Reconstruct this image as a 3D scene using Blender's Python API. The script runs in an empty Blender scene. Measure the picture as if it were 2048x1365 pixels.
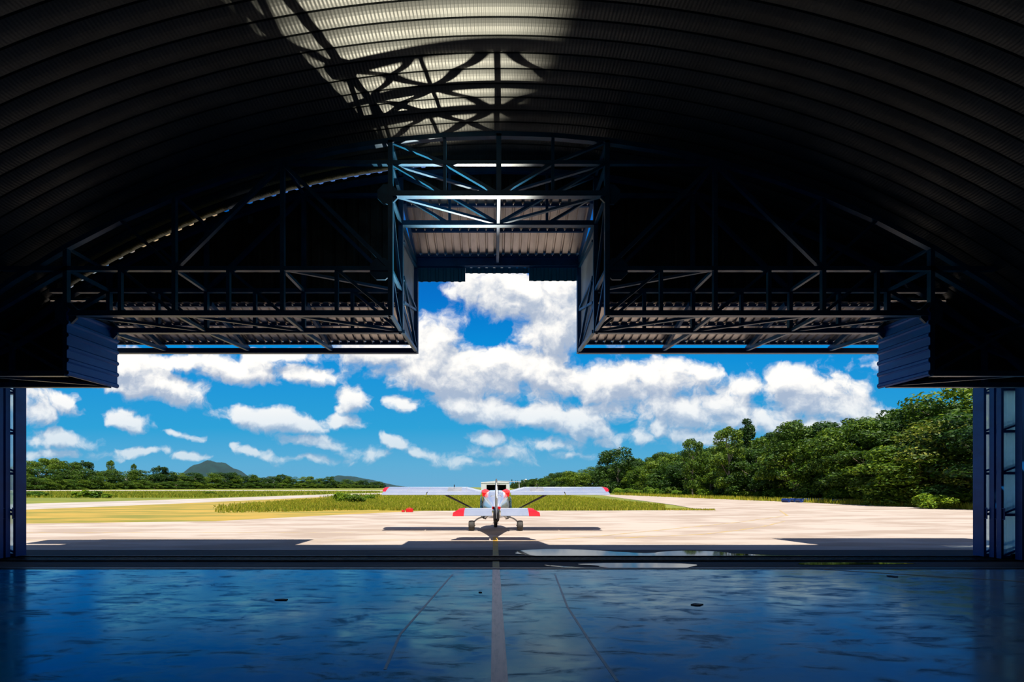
import bpy, math, random
from mathutils import Vector, Matrix
R = random.Random(7)
S = bpy.context.scene
COL = S.collection
pi = math.pi

# ------------------------------------------------------------------ camera
F = 910.0; VX = 987.0; VY = 975.0; H = 1.7
cam = bpy.data.cameras.new('camera'); co = bpy.data.objects.new('camera', cam); COL.objects.link(co)
co.location = (0, 0, H); co.rotation_euler = (pi/2, 0, 0)
cam.sensor_width = 36; cam.lens = F/2048*36
cam.shift_x = (1024-VX)/2048; cam.shift_y = (VY-682.5)/2048
cam.clip_end = 20000; cam.clip_start = 0.05
S.camera = co

# ------------------------------------------------------------------ render look
S.view_settings.view_transform = 'Standard'; S.view_settings.look = 'None'
S.view_settings.gamma = 1; S.view_settings.exposure = 0.0
S.view_settings.use_curve_mapping = False
S.cycles.use_denoising = True
S.cycles.max_bounces = 8; S.cycles.diffuse_bounces = 4; S.cycles.glossy_bounces = 4
S.cycles.transparent_max_bounces = 8
S.cycles.sample_clamp_indirect = 4

# ------------------------------------------------------------------ node helpers
def nn(nt, t, **kw):
    n = nt.nodes.new(t)
    for k, v in kw.items():
        if k.startswith('i_'): n.inputs[k[2:].replace('_', ' ')].default_value = v
        else: setattr(n, k, v)
    return n
def math_(nt, op, a, b=None, c=None, clamp=False):
    n = nt.nodes.new('ShaderNodeMath'); n.operation = op; n.use_clamp = clamp
    for i, x in enumerate((a, b, c)):
        if x is None: continue
        if isinstance(x, (int, float)): n.inputs[i].default_value = x
        else: nt.links.new(x, n.inputs[i])
    return n.outputs[0]
def mixc(nt, f, a, b, blend='MIX'):
    n = nt.nodes.new('ShaderNodeMix'); n.data_type = 'RGBA'; n.blend_type = blend
    if isinstance(f, (int, float)): n.inputs[0].default_value = f
    else: nt.links.new(f, n.inputs[0])
    for i, x in ((6, a), (7, b)):
        if isinstance(x, (tuple, list)): n.inputs[i].default_value = (*x[:3], 1)
        else: nt.links.new(x, n.inputs[i])
    return n.outputs[2]
def smooth(nt, x, a, b, lo=0.0, hi=1.0):
    n = nt.nodes.new('ShaderNodeMapRange'); n.interpolation_type = 'SMOOTHSTEP'
    nt.links.new(x, n.inputs[0])
    for i, v in zip((1, 2, 3, 4), (a, b, lo, hi)): n.inputs[i].default_value = v
    return n.outputs[0]

# ------------------------------------------------------------------ world: sky with cumulus
# clouds: centre and radii given as tangents of bearing (east of the hangar axis) and elevation
CL = [  # x, y, rx, ry, shear(dy/dx), strength   (in the photograph's angular scale)
 (1010,590,115,48,.30,1.25),(1110,640,80,75,.35,1.25),(1120,570,60,40,0,1.1),(870,690,60,75,.5,1.1),(760,700,110,32,.15,1.0),
 (900,745,150,50,.12,1.3),(1020,730,85,45,.0,1.3),(1120,745,90,45,.2,1.2),(1210,770,130,45,.25,1.1),(1330,760,120,38,.1,.95),
 (1370,740,75,26,.0,1.0),(1180,820,120,22,.1,.6),
 (960,820,115,34,.14,1.2),(1080,838,90,30,.12,1.1),(1170,845,62,36,.35,1.25),(1340,820,160,40,.18,.85),(1480,840,130,45,.1,.8),
 (1620,785,115,50,.12,1.3),(1580,760,50,25,0,.9),(1710,815,90,36,.25,1.15),(1500,765,70,35,.2,.7),(1450,800,90,30,.1,.6),(1620,850,120,25,.05,.7),
 (1320,862,26,26,.3,1.1),(1290,880,60,16,.1,.7),(1400,880,90,24,.05,.7),
 (300,775,120,34,.12,1.35),(250,740,60,40,.2,1.1),(480,735,120,30,.08,1.1),(350,728,90,22,.0,.9),(610,748,55,22,.1,1.1),(540,712,120,16,.0,.8),
 (540,838,110,24,.12,1.1),(500,825,60,18,.1,.9),(690,845,50,18,.15,.8),(620,880,70,14,.1,.8),
 (715,800,45,30,.4,.95),(808,808,30,17,.2,.8),(240,845,45,18,.2,.85),(270,850,45,16,.1,.8),(120,880,75,18,.15,.95),(70,885,40,18,.1,.8),
 (135,810,38,24,.1,.8),(70,830,45,35,.5,.7),(70,790,40,30,.5,.6),(360,873,38,10,.1,.8),(250,830,40,12,.1,.5),(290,905,70,9,.0,.7),(380,912,40,8,0,.7),
 (510,905,50,9,.2,.7),(475,893,12,10,.5,.7),(800,890,48,14,.3,.85),(840,905,60,12,.2,.6),(620,918,70,9,.0,.45),(740,905,60,12,.1,.4),
 (975,880,45,16,.1,.75),(1000,905,80,14,.0,.5),(1090,890,80,15,.1,.6),(960,925,80,9,.0,.35),(1130,915,60,12,.0,.4),(120,910,120,10,0,.6),(1200,880,60,14,.1,.5),
 (1060,760,260,60,.08,.45),(1400,810,260,60,.08,.4),(1850,745,120,24,.15,.55),(1900,720,90,25,.3,.4),
]
W = bpy.data.worlds.new('sky'); S.world = W; W.use_nodes = True
nt = W.node_tree; nt.nodes.clear()
def density_group(zone, clouds):
    """cloud thickness over one span of bearing, as a node group P -> D"""
    g = bpy.data.node_groups.new('cloud_density_%d' % zone, 'ShaderNodeTree')
    g.interface.new_socket('P', in_out='INPUT', socket_type='NodeSocketVector')
    g.interface.new_socket('D', in_out='OUTPUT', socket_type='NodeSocketFloat')
    gi = g.nodes.new('NodeGroupInput'); go = g.nodes.new('NodeGroupOutput')
    P0 = gi.outputs[0]
    wn = nn(g, 'ShaderNodeTexNoise', i_Scale=9.0, i_Detail=4.0, i_Roughness=.6); g.links.new(P0, wn.inputs['Vector'])
    w1 = nn(g, 'ShaderNodeVectorMath', operation='SUBTRACT'); g.links.new(wn.outputs['Color'], w1.inputs[0]); w1.inputs[1].default_value = (.5, .5, .5)
    w2 = nn(g, 'ShaderNodeVectorMath', operation='MULTIPLY_ADD'); g.links.new(w1.outputs[0], w2.inputs[0]); w2.inputs[1].default_value = (.12, .055, 0)
    g.links.new(P0, w2.inputs[2]); PW = w2.outputs[0]
    dens = None
    for (x, y, rx, ry, sh, st) in clouds:
        m = nn(g, 'ShaderNodeMapping', vector_type='TEXTURE')
        m.inputs['Location'].default_value = ((x-VX)/F, (VY-y)/F, 0)
        m.inputs['Rotation'].default_value = (0, 0, -math.atan(sh))
        m.inputs['Scale'].default_value = (rx/F*1.18, ry/F*1.22, 1)
        if dens is None: g.links.new(PW, m.inputs['Vector'])
        else:   # a negligible term keeps the chain serial, so the shader needs little memory
            q_ = nn(g, 'ShaderNodeVectorMath', operation='MULTIPLY_ADD'); g.links.new(dens, q_.inputs[0])
            q_.inputs[1].default_value = (1e-7, 1e-7, 1e-7); g.links.new(PW, q_.inputs[2]); g.links.new(q_.outputs[0], m.inputs['Vector'])
        l = nn(g, 'ShaderNodeVectorMath', operation='LENGTH'); g.links.new(m.outputs[0], l.inputs[0])
        v = math_(g, 'MULTIPLY_ADD', l.outputs['Value'], -st, st)
        dens = v if dens is None else math_(g, 'SMOOTH_MAX', dens, v, .12)
    dens = math_(g, 'MAXIMUM', dens, -.9)
    fb = nn(g, 'ShaderNodeTexNoise', i_Scale=13.0, i_Detail=9.0, i_Roughness=.58); g.links.new(PW, fb.inputs['Vector'])
    fv = math_(g, 'MULTIPLY_ADD', fb.outputs['Fac'], 2.0, -1.08)
    g.links.new(math_(g, 'ADD', math_(g, 'MINIMUM', dens, .8), fv), go.inputs[0])
    return g

tc = nn(nt, 'ShaderNodeTexCoord'); sep = nn(nt, 'ShaderNodeSeparateXYZ'); nt.links.new(tc.outputs['Generated'], sep.inputs[0])
ay = math_(nt, 'MAXIMUM', math_(nt, 'ABSOLUTE', sep.outputs[1]), .06)
u = math_(nt, 'DIVIDE', sep.outputs[0], ay); v = math_(nt, 'DIVIDE', sep.outputs[2], ay)
cb = nn(nt, 'ShaderNodeCombineXYZ'); nt.links.new(u, cb.inputs[0]); nt.links.new(v, cb.inputs[1])
cr = nn(nt, 'ShaderNodeValToRGB'); nt.links.new(v, cr.inputs[0])
el = cr.color_ramp.elements
el[0].position = 0.0; el[0].color = (.15, .42, .66, 1)
el[1].position = 0.60; el[1].color = (.001, .095, .38, 1)
for p_, c_ in ((.05, (.11, .42, .68, 1)), (.13, (.028, .36, .69, 1)), (.30, (.003, .27, .70, 1)), (.42, (.002, .17, .60, 1))):
    e_ = el.new(p_); e_.color = c_
thin = smooth(nt, v, .02, .26, .48, 1.0)
def offset(off, after=None):
    a_ = nn(nt, 'ShaderNodeVectorMath', operation='ADD'); nt.links.new(cb.outputs[0], a_.inputs[0]); a_.inputs[1].default_value = off
    if after is not None:
        q_ = nn(nt, 'ShaderNodeVectorMath', operation='MULTIPLY_ADD'); nt.links.new(after, q_.inputs[0])
        q_.inputs[1].default_value = (1e-7, 1e-7, 1e-7); nt.links.new(a_.outputs[0], q_.inputs[2]); a_ = q_
    return a_.outputs[0]
EDGES = [430, 840, 1250]
def zone_shader(k):
    a = -9999 if k == 0 else EDGES[k-1]; b = 9999 if k == 3 else EDGES[k]
    cl = [c_ for c_ in CL if c_[0]+c_[2]*1.3+70 > a and c_[0]-c_[2]*1.3-70 < b]
    gt = density_group(k, cl)
    def at(vec):
        n_ = nt.nodes.new('ShaderNodeGroup'); n_.node_tree = gt; nt.links.new(vec, n_.inputs[0]); return n_.outputs[0]
    d0 = at(offset((0, 0, 0))); d1 = at(offset((-.010, .030, 0), d0))
    alpha = smooth(nt, d0, -.06, .42)
    lit = smooth(nt, math_(nt, 'SUBTRACT', d0, d1), -.38, .48)
    ccol = mixc(nt, lit, (.42, .50, .64), (1.08, 1.05, 1.0))
    skyc = mixc(nt, math_(nt, 'MULTIPLY', alpha, thin), cr.outputs[0], ccol)
    bg = nn(nt, 'ShaderNodeBackground', i_Strength=1.0); nt.links.new(skyc, bg.inputs[0]); return bg.outputs[0]
def mixs(f, a, b):
    n_ = nn(nt, 'ShaderNodeMixShader'); nt.links.new(f, n_.inputs[0]); nt.links.new(a, n_.inputs[1]); nt.links.new(b, n_.inputs[2]); return n_.outputs[0]
Z = [zone_shader(k) for k in range(4)]
gt_ = lambda k: math_(nt, 'GREATER_THAN', u, (EDGES[k]-VX)/F)
cloudy = mixs(gt_(1), mixs(gt_(0), Z[0], Z[1]), mixs(gt_(2), Z[2], Z[3]))
# plain overhead and below the horizon; unseen clouds added behind for wing reflections
hn = nn(nt, 'ShaderNodeTexNoise', i_Scale=2.2, i_Detail=4.0); nt.links.new(tc.outputs['Generated'], hn.inputs['Vector'])
pc = mixc(nt, math_(nt, 'MULTIPLY', smooth(nt, hn.outputs['Fac'], .46, .60), math_(nt, 'MULTIPLY', smooth(nt, v, .55, .8), smooth(nt, sep.outputs[1], -.25, .1, 1.0, .15))), cr.outputs[0], (.95, .96, 1.0))
bgp = nn(nt, 'ShaderNodeBackground', i_Strength=1.0); nt.links.new(pc, bgp.inputs[0])
inband = math_(nt, 'MULTIPLY', math_(nt, 'GREATER_THAN', v, 0.0), math_(nt, 'LESS_THAN', v, .52))
wo = nn(nt, 'ShaderNodeOutputWorld'); nt.links.new(mixs(inband, bgp.outputs[0], cloudy), wo.inputs[0])
W.cycles.sampling_method = 'MANUAL'; W.cycles.sample_map_resolution = 512

# ------------------------------------------------------------------ sun, and its glint off the aircraft's metal tailplane
sd = bpy.data.lights.new('sun', 'SUN'); sd.energy = 8.6; sd.angle = math.radians(.53); sd.color = (1, .95, .87)
so = bpy.data.objects.new('sun', sd); COL.objects.link(so)
SUNV = Vector((.10, -.42, 1)).normalized()
so.rotation_euler = SUNV.to_track_quat('Z', 'Y').to_euler()
gd = bpy.data.lights.new('tailplane_glint', 'SPOT'); gd.energy = 24000; gd.shadow_soft_size = .06; gd.spot_size = math.radians(27); gd.spot_blend = .75; gd.color = (1, .88, .66)
glo = bpy.data.objects.new('tailplane_glint', gd); COL.objects.link(glo)
glo.location = (.30, 14.7, 1.15)
glo.rotation_euler = (Vector((-1.35, 5.9, 8.5))-glo.location).to_track_quat('-Z', 'Y').to_euler()

# ------------------------------------------------------------------ materials
MATS = {}
def mat(name, col=(.5, .5, .5), rough=.5, metal=0.0, col2=None, scale=4.0, detail=6.0, bump=0.0, bscale=None, stretch=None,
        lo=.35, hi=.65, spec=.5, coat=0.0, rough2=None, alpha=None, trans=None):
    m = bpy.data.materials.new(name); m.use_nodes = True; t = m.node_tree
    b = t.nodes['Principled BSDF']
    b.inputs['Base Color'].default_value = (*col, 1); b.inputs['Roughness'].default_value = rough
    b.inputs['Metallic'].default_value = metal; b.inputs['Specular IOR Level'].default_value = spec
    b.inputs['Coat Weight'].default_value = coat
    tc = nn(t, 'ShaderNodeTexCoord'); vec = tc.outputs['Object']
    if stretch:
        mp = nn(t, 'ShaderNodeMapping'); mp.inputs['Scale'].default_value = stretch; t.links.new(vec, mp.inputs[0]); vec = mp.outputs[0]
    no = nn(t, 'ShaderNodeTexNoise', i_Scale=scale, i_Detail=detail, i_Roughness=.6); t.links.new(vec, no.inputs['Vector'])
    f = smooth(t, no.outputs['Fac'], lo, hi)
    if col2 is None: col2 = tuple(c*.78 for c in col)
    t.links.new(mixc(t, f, col, col2), b.inputs['Base Color'])
    if rough2 is not None:
        t.links.new(smooth(t, no.outputs['Fac'], lo, hi, rough, rough2), b.inputs['Roughness'])
    if bump:
        n2 = nn(t, 'ShaderNodeTexNoise', i_Scale=bscale or scale*4, i_Detail=4.0); t.links.new(vec, n2.inputs['Vector'])
        bp = nn(t, 'ShaderNodeBump', i_Strength=bump, i_Distance=.02); t.links.new(n2.outputs['Fac'], bp.inputs['Height']); t.links.new(bp.outputs[0], b.inputs['Normal'])
    if trans:
        out = t.nodes['Material Output']
        tr = nn(t, 'ShaderNodeBsdfTranslucent'); tr.inputs[0].default_value = (*trans[:3], 1)
        mx = nn(t, 'ShaderNodeMixShader'); mx.inputs[0].default_value = trans[3]
        t.links.new(b.outputs[0], mx.inputs[1]); t.links.new(tr.outputs[0], mx.inputs[2]); t.links.new(mx.outputs[0], out.inputs[0])
    MATS[name] = m; m['b'] = 1
    return m
M = MATS
mat('blue_steel', (.004, .085, .25), .4, .0, col2=(.003, .06, .18), scale=3, spec=.35)
mat('door_blue', (.001, .085, .30), .45, .0, col2=(.001, .06, .22), scale=2, spec=.25)
mat('truss_blue', (.005, .095, .22), .38, .0, col2=(.004, .06, .15), scale=3, spec=.35)
mat('blue_cladding', (.001, .10, .46), .38, .0, spec=.3, col2=(.002, .14, .58), scale=3, stretch=(1, .3, 1))
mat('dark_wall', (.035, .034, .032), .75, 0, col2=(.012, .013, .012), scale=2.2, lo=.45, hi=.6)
mat('galvanised', (.80, .73, .67), .36, .88, col2=(.62, .56, .51), scale=2.0, stretch=(3, .6, 1))
mat('grey_sheet', (.55, .58, .60), .5, .2, col2=(.42, .45, .48), scale=2, trans=(.5, .6, .65, .4))
mat('clear_sheet', (.45, .68, .74), .35, 0, col2=(.20, .42, .47), scale=1.6, lo=.42, hi=.56, trans=(.65, .92, 1.0, .75))
t_ = M['clear_sheet'].node_tree; o_ = t_.nodes['Material Output']; src = o_.inputs[0].links[0].from_socket
tp_ = nn(t_, 'ShaderNodeBsdfTransparent'); tp_.inputs[0].default_value = (.75, .95, 1, 1); mx_ = nn(t_, 'ShaderNodeMixShader'); mx_.inputs[0].default_value = .4
t_.links.new(src, mx_.inputs[1]); t_.links.new(tp_.outputs[0], mx_.inputs[2]); t_.links.new(mx_.outputs[0], o_.inputs[0])
mat('fascia', (.02, .10, .16), .4, .1, scale=3, trans=(.05, .25, .35, .4))
mat('dark_metal', (.02, .02, .022), .5, .4)
mat('rail_steel', (.09, .085, .08), .4, .8, col2=(.03, .028, .026), scale=6)
mat('rubber', (.02, .019, .018), .75, 0, col2=(.05, .042, .035), scale=9)
mat('strut_black', (.012, .012, .014), .4, .2)
mat('red_paint', (.60, .004, .006), .4, 0, col2=(.5, .003, .005), scale=3)
mat('aluminium', (.86, .87, .88), .16, .74, col2=(.76, .79, .82), scale=2, bump=.06, bscale=1.0, stretch=(1, .5, 1))
mat('aluminium_dull', (.55, .54, .52), .42, .7, scale=4)
mat('glass_dark', (.02, .06, .08), .08, 0, spec=.8)
mat('white_wall', (.55, .56, .56), .6, 0, col2=(.48, .49, .5), scale=1)
mat('doorway_gloom', (.006, .006, .007), .9, 0)  # near-black colour in place of the shade inside the far hangar
mat('roof_grey', (.45, .48, .5), .5, .2)
mat('bolt_metal', (.8, .8, .78), .4, .5)
mat('yellow_paint', (.50, .27, .012), .65, 0, col2=(.30, .19, .05), scale=6, lo=.4, hi=.7)
mat('faint_yellow', (.40, .27, .07), .8, 0, col2=(.33, .25, .16), scale=2.5, lo=.35, hi=.6)
mat('pink_line', (.46, .40, .44), .32, 0, col2=(.20, .20, .28), scale=3.0, lo=.42, hi=.7, stretch=(6, 1, 1))
mat('white_paint', (.10, .30, .40), .4, 0, col2=(.02, .22, .38), scale=3, lo=.35, hi=.55, spec=.3)
mat('bark', (.30, .24, .18), .85, 0, col2=(.14, .10, .07), scale=3, stretch=(4, 4, 1))
mat('apron', (.40, .335, .28), .9, 0, col2=(.30, .235, .185), scale=.5, detail=10, lo=.42, hi=.60, stretch=(.45, 1.5, 1), bump=.3, bscale=20, spec=.15)
mat('taxiway', (.40, .35, .305), .9, 0, col2=(.29, .25, .205), scale=.2)
mat('tar', (.06, .055, .05), .8, 0)
mat('threshold', (.062, .055, .05), .85, 0, col2=(.028, .024, .022), scale=1.0, stretch=(.5, 3, 1), lo=.38, hi=.62, bump=.4, bscale=18, rough2=.7, spec=.12)  # stained concrete, its colour also darkened to carry the hangar's shade
mat('shade_concrete', (.15, .14, .15), .6, 0, col2=(.10, .092, .095), scale=1.2, stretch=(.6, 2, 1), bump=.4, bscale=16)
mat('water', (.010, .010, .012), .04, 0, spec=.22)
mat('grass_mown', (.36, .225, .028), .9, 0, col2=(.16, .15, .012), scale=.5, stretch=(.35, 1, 1), bump=.8, bscale=6)
mat('grass_field', (.19, .19, .010), .9, 0, col2=(.09, .12, .006), scale=.25, stretch=(.5, 1, 1), bump=.8, bscale=5)
mat('forest_floor', (.03, .05, .01), .95, 0)
mat('hazy_hill', (.001, .021, .024), .95, 0, col2=(.002, .030, .031), scale=.02, detail=9, bump=1.0, bscale=.03)  # blue-green distance haze is mixed into the hill colour
mat('drum_blue', (.006, .03, .16), .3, .1)

def leafmat(name, cols, tr=.3):
    m = bpy.data.materials.new(name); m.use_nodes = True; t = m.node_tree; b = t.nodes['Principled BSDF']
    ge = nn(t, 'ShaderNodeNewGeometry'); r = nn(t, 'ShaderNodeValToRGB'); t.links.new(ge.outputs['Random Per Island'], r.inputs[0])
    e = r.color_ramp.elements
    e[0].color = (*cols[0], 1); e[1].color = (*cols[-1], 1)
    for i in range(1, len(cols)-1):
        k = e.new(i/(len(cols)-1)); k.color = (*cols[i], 1)
    oi = nn(t, 'ShaderNodeObjectInfo'); hs = nn(t, 'ShaderNodeHueSaturation')
    t.links.new(r.outputs[0], hs.inputs['Color'])
    t.links.new(smooth(t, oi.outputs['Random'], 0, 1, .7, 1.3), hs.inputs['Value'])
    t.links.new(smooth(t, oi.outputs['Random'], 0, 1, .515, .485), hs.inputs['Hue'])
    b.inputs['Roughness'].default_value = .55; b.inputs['Specular IOR Level'].default_value = .3
    t.links.new(hs.outputs[0], b.inputs['Base Color'])
    tl = nn(t, 'ShaderNodeBsdfTranslucent'); t.links.new(hs.outputs[0], tl.inputs[0])
    mx = nn(t, 'ShaderNodeMixShader'); mx.inputs[0].default_value = tr
    out = t.nodes['Material Output']
    t.links.new(b.outputs[0], mx.inputs[1]); t.links.new(tl.outputs[0], mx.inputs[2]); t.links.new(mx.outputs[0], out.inputs[0])
    M[name] = m
leafmat('leaf_mid', [(.018, .055, .003), (.055, .12, .004), (.14, .21, .008)])
leafmat('leaf_dark', [(.008, .032, .003), (.026, .07, .004), (.06, .125, .006)])
leafmat('leaf_yellow', [(.05, .10, .004), (.15, .19, .008), (.38, .36, .05)])
leafmat('leaf_bright', [(.04, .10, .004), (.10, .20, .006), (.20, .29, .01)])
leafmat('grass_blade', [(.13, .18, .008), (.26, .29, .012), (.42, .36, .04)], .45)

# ceiling: galvalume with fine crosswise crimps
def ceiling_mat():
    m = bpy.data.materials.new('ceiling_metal'); m.use_nodes = True; t = m.node_tree; b = t.nodes['Principled BSDF']
    tc = nn(t, 'ShaderNodeTexCoord')
    no = nn(t, 'ShaderNodeTexNoise', i_Scale=1.3, i_Detail=6.0); t.links.new(tc.outputs['Object'], no.inputs['Vector'])
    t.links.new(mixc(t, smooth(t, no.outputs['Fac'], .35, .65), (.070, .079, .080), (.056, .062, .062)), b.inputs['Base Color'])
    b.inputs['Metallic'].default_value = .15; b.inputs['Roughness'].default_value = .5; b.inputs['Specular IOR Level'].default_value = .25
    uv = nn(t, 'ShaderNodeAttribute', attribute_name='arc')
    s = math_(t, 'SINE', math_(t, 'MULTIPLY', uv.outputs['Fac'], 2*pi/.055))
    bp = nn(t, 'ShaderNodeBump', i_Strength=.30, i_Distance=.008); t.links.new(s, bp.inputs['Height']); t.links.new(bp.outputs[0], b.inputs['Normal'])
    M['ceiling_metal'] = m
ceiling_mat()

# hangar floor: glossy blue epoxy, scuffed
def floor_mat():
    m = bpy.data.materials.new('blue_epoxy'); m.use_nodes = True; t = m.node_tree; b = t.nodes['Principled BSDF']
    tc = nn(t, 'ShaderNodeTexCoord'); ob = tc.outputs['Object']
    mp = nn(t, 'ShaderNodeMapping'); mp.inputs['Scale'].default_value = (.55, 1.5, 1); mp.inputs['Rotation'].default_value = (0, 0, .35); t.links.new(ob, mp.inputs[0])
    n1 = nn(t, 'ShaderNodeTexNoise', i_Scale=.6, i_Detail=7.0, i_Roughness=.62); t.links.new(ob, n1.inputs['Vector'])
    n2 = nn(t, 'ShaderNodeTexNoise', i_Scale=2.6, i_Detail=12.0, i_Roughness=.74, i_Distortion=.5); t.links.new(mp.outputs[0], n2.inputs['Vector'])
    n3 = nn(t, 'ShaderNodeTexNoise', i_Scale=7.0, i_Detail=8.0, i_Roughness=.7); t.links.new(mp.outputs[0], n3.inputs['Vector'])
    sx = nn(t, 'ShaderNodeSeparateXYZ'); t.links.new(ob, sx.inputs[0])
    worn = math_(t, 'ADD', smooth(t, sx.outputs[0], -3, 2.5, 0, .85), math_(t, 'MULTIPLY_ADD', n1.outputs['Fac'], 2.4, -1.15), clamp=True)  # wear noise, plus a grey reflection painted in towards the right
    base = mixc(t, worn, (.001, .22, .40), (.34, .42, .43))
    scuff = smooth(t, n2.outputs['Fac'], .53, .62)
    base = mixc(t, math_(t, 'MULTIPLY', scuff, .75), base, (.015, .045, .055))
    light = smooth(t, n3.outputs['Fac'], .56, .78)
    base = mixc(t, math_(t, 'MULTIPLY', light, .30), base, (.10, .20, .26))
    t.links.new(base, b.inputs['Base Color'])
    rg = math_(t, 'ADD', smooth(t, n2.outputs['Fac'], .40, .66, .10, .34), math_(t, 'MULTIPLY', light, .10))
    t.links.new(rg, b.inputs['Roughness'])
    b.inputs['Specular IOR Level'].default_value = 0.0
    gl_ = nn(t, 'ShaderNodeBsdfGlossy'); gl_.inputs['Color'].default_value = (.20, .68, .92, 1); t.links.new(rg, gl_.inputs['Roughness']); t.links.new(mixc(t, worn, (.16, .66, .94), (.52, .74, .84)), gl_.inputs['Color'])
    fr = nn(t, 'ShaderNodeFresnel', i_IOR=1.62); mx = nn(t, 'ShaderNodeMixShader'); out = t.nodes['Material Output']
    t.links.new(math_(t, 'MULTIPLY', fr.outputs[0], math_(t, 'MULTIPLY_ADD', scuff, -.45, 1.0)), mx.inputs[0])
    t.links.new(b.outputs[0], mx.inputs[1]); t.links.new(gl_.outputs[0], mx.inputs[2]); t.links.new(mx.outputs[0], out.inputs[0])
    bp = nn(t, 'ShaderNodeBump', i_Strength=.12, i_Distance=.01); t.links.new(n2.outputs['Fac'], bp.inputs['Height']); t.links.new(bp.outputs[0], b.inputs['Normal'])
    M['blue_epoxy'] = m
floor_mat()

# ------------------------------------------------------------------ mesh helpers
class MB:
    def __init__(s): s.v = []; s.f = []
    def add(s, vs, fs):
        o = len(s.v); s.v += [tuple(p) for p in vs]; s.f += [tuple(i+o for i in f) for f in fs]; return s
    def box(s, x0, x1, y0, y1, z0, z1):
        return s.add([(x0,y0,z0),(x1,y0,z0),(x1,y1,z0),(x0,y1,z0),(x0,y0,z1),(x1,y0,z1),(x1,y1,z1),(x0,y1,z1)],
                     [(0,3,2,1),(4,5,6,7),(0,1,5,4),(1,2,6,5),(2,3,7,6),(3,0,4,7)])
    def beam(s, p, q, w, h=None, up=(0, 0, 1)):
        p = Vector(p); q = Vector(q); h = h or w
        d = (q-p).normalized(); up = Vector(up)
        if abs(d.dot(up)) > .98: up = Vector((0, 1, 0))
        sx = d.cross(up).normalized()*(w/2); sz = sx.cross(d).normalized()*(h/2)
        vs = [p-sx-sz, p+sx-sz, p+sx+sz, p-sx+sz, q-sx-sz, q+sx-sz, q+sx+sz, q-sx+sz]
        return s.add(vs, [(0,1,2,3),(7,6,5,4),(0,4,5,1),(1,5,6,2),(2,6,7,3),(3,7,4,0)])
    def path(s, pts, rs, n=10, cap=True, sq=None):
        pts = [Vector(p) for p in pts]
        if isinstance(rs, (int, float)): rs = [rs]*len(pts)
        o = len(s.v); k = len(pts)
        for i, p in enumerate(pts):
            d = (pts[min(i+1, k-1)]-pts[max(i-1, 0)]).normalized()
            up = Vector((0, 0, 1)) if abs(d.z) < .95 else Vector((1, 0, 0))
            a = d.cross(up).normalized(); b = a.cross(d).normalized()
            for j in range(n):
                t = 2*pi*j/n; s.v.append(tuple(p+a*math.cos(t)*rs[i]*(sq or 1)+b*math.sin(t)*rs[i]))
        for i in range(k-1):
            for j in range(n):
                s.f.append((o+i*n+j, o+i*n+(j+1) % n, o+(i+1)*n+(j+1) % n, o+(i+1)*n+j))
        if cap: s.f.append(tuple(o+j for j in range(n))[::-1]); s.f.append(tuple(o+(k-1)*n+j for j in range(n)))
        return s
    def lathe(s, prof, c, axis='X', n=28):   # prof: (along, radius)
        o = len(s.v); k = len(prof)
        for (a, r) in prof:
            for j in range(n):
                t = 2*pi*j/n; ca, sa = math.cos(t)*r, math.sin(t)*r
                p = {'X': (a, ca, sa), 'Y': (ca, a, sa), 'Z': (ca, sa, a)}[axis]
                s.v.append((c[0]+p[0], c[1]+p[1], c[2]+p[2]))
        for i in range(k-1):
            for j in range(n): s.f.append((o+i*n+j, o+i*n+(j+1) % n, o+(i+1)*n+(j+1) % n, o+(i+1)*n+j))
        s.f.append(tuple(o+j for j in range(n))[::-1]); s.f.append(tuple(o+(k-1)*n+j for j in range(n)))
        return s
    def loft(s, rings, cap=True):
        o = len(s.v); n = len(rings[0])
        for r in rings: s.v += [tuple(p) for p in r]
        for i in range(len(rings)-1):
            for j in range(n): s.f.append((o+i*n+j, o+i*n+(j+1) % n, o+(i+1)*n+(j+1) % n, o+(i+1)*n+j))
        if cap: s.f.append(tuple(o+j for j in range(n))[::-1]); s.f.append(tuple(o+(len(rings)-1)*n+j for j in range(n)))
        return s
    def prism(s, poly, z0, z1):   # poly of (x,y)
        n = len(poly); o = len(s.v)
        s.v += [(x, y, z0) for x, y in poly]+[(x, y, z1) for x, y in poly]
        s.f.append(tuple(o+i for i in range(n))[::-1]); s.f.append(tuple(o+n+i for i in range(n)))
        for i in range(n): j = (i+1) % n; s.f.append((o+i, o+j, o+n+j, o+n+i))
        return s
    def build(s, name, m, parent=None, smooth=False, bevel=0):
        me = bpy.data.meshes.new(name); me.from_pydata(s.v, [], s.f); me.update()
        me.materials.append(M[m] if isinstance(m, str) else m)
        if smooth:
            me.polygons.foreach_set('use_smooth', [True]*len(me.polygons))
            try: me.set_sharp_from_angle(angle=math.radians(40))
            except Exception: pass
        o = bpy.data.objects.new(name, me); COL.objects.link(o)
        if parent is not None:
            o.parent = parent; o.matrix_parent_inverse = Matrix.Translation(-parent.location) if parent.rotation_euler.z == 0 else Matrix()
        if bevel:
            md = o.modifiers.new('bevel', 'BEVEL'); md.width = bevel; md.segments = 2; md.limit_method = 'ANGLE'
        return o
def tag(o, label, cat=None, group=None, kind=None):
    o['label'] = label
    if cat: o['category'] = cat
    if group: o['group'] = group
    if kind: o['kind'] = kind
    return o
def empty(name, loc, label, cat, group=None):
    o = bpy.data.objects.new(name, None); COL.objects.link(o); o.location = loc; o.empty_display_size = .2
    return tag(o, label, cat, group)
def struct(o, label=None):
    o['kind'] = 'structure'
    if label: o['label'] = label
    return o
def copy_tree(o, parent=None):
    c = o.copy(); COL.objects.link(c)
    if parent is not None: c.parent = parent
    for ch in list(o.children): copy_tree(ch, c)
    return c
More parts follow.
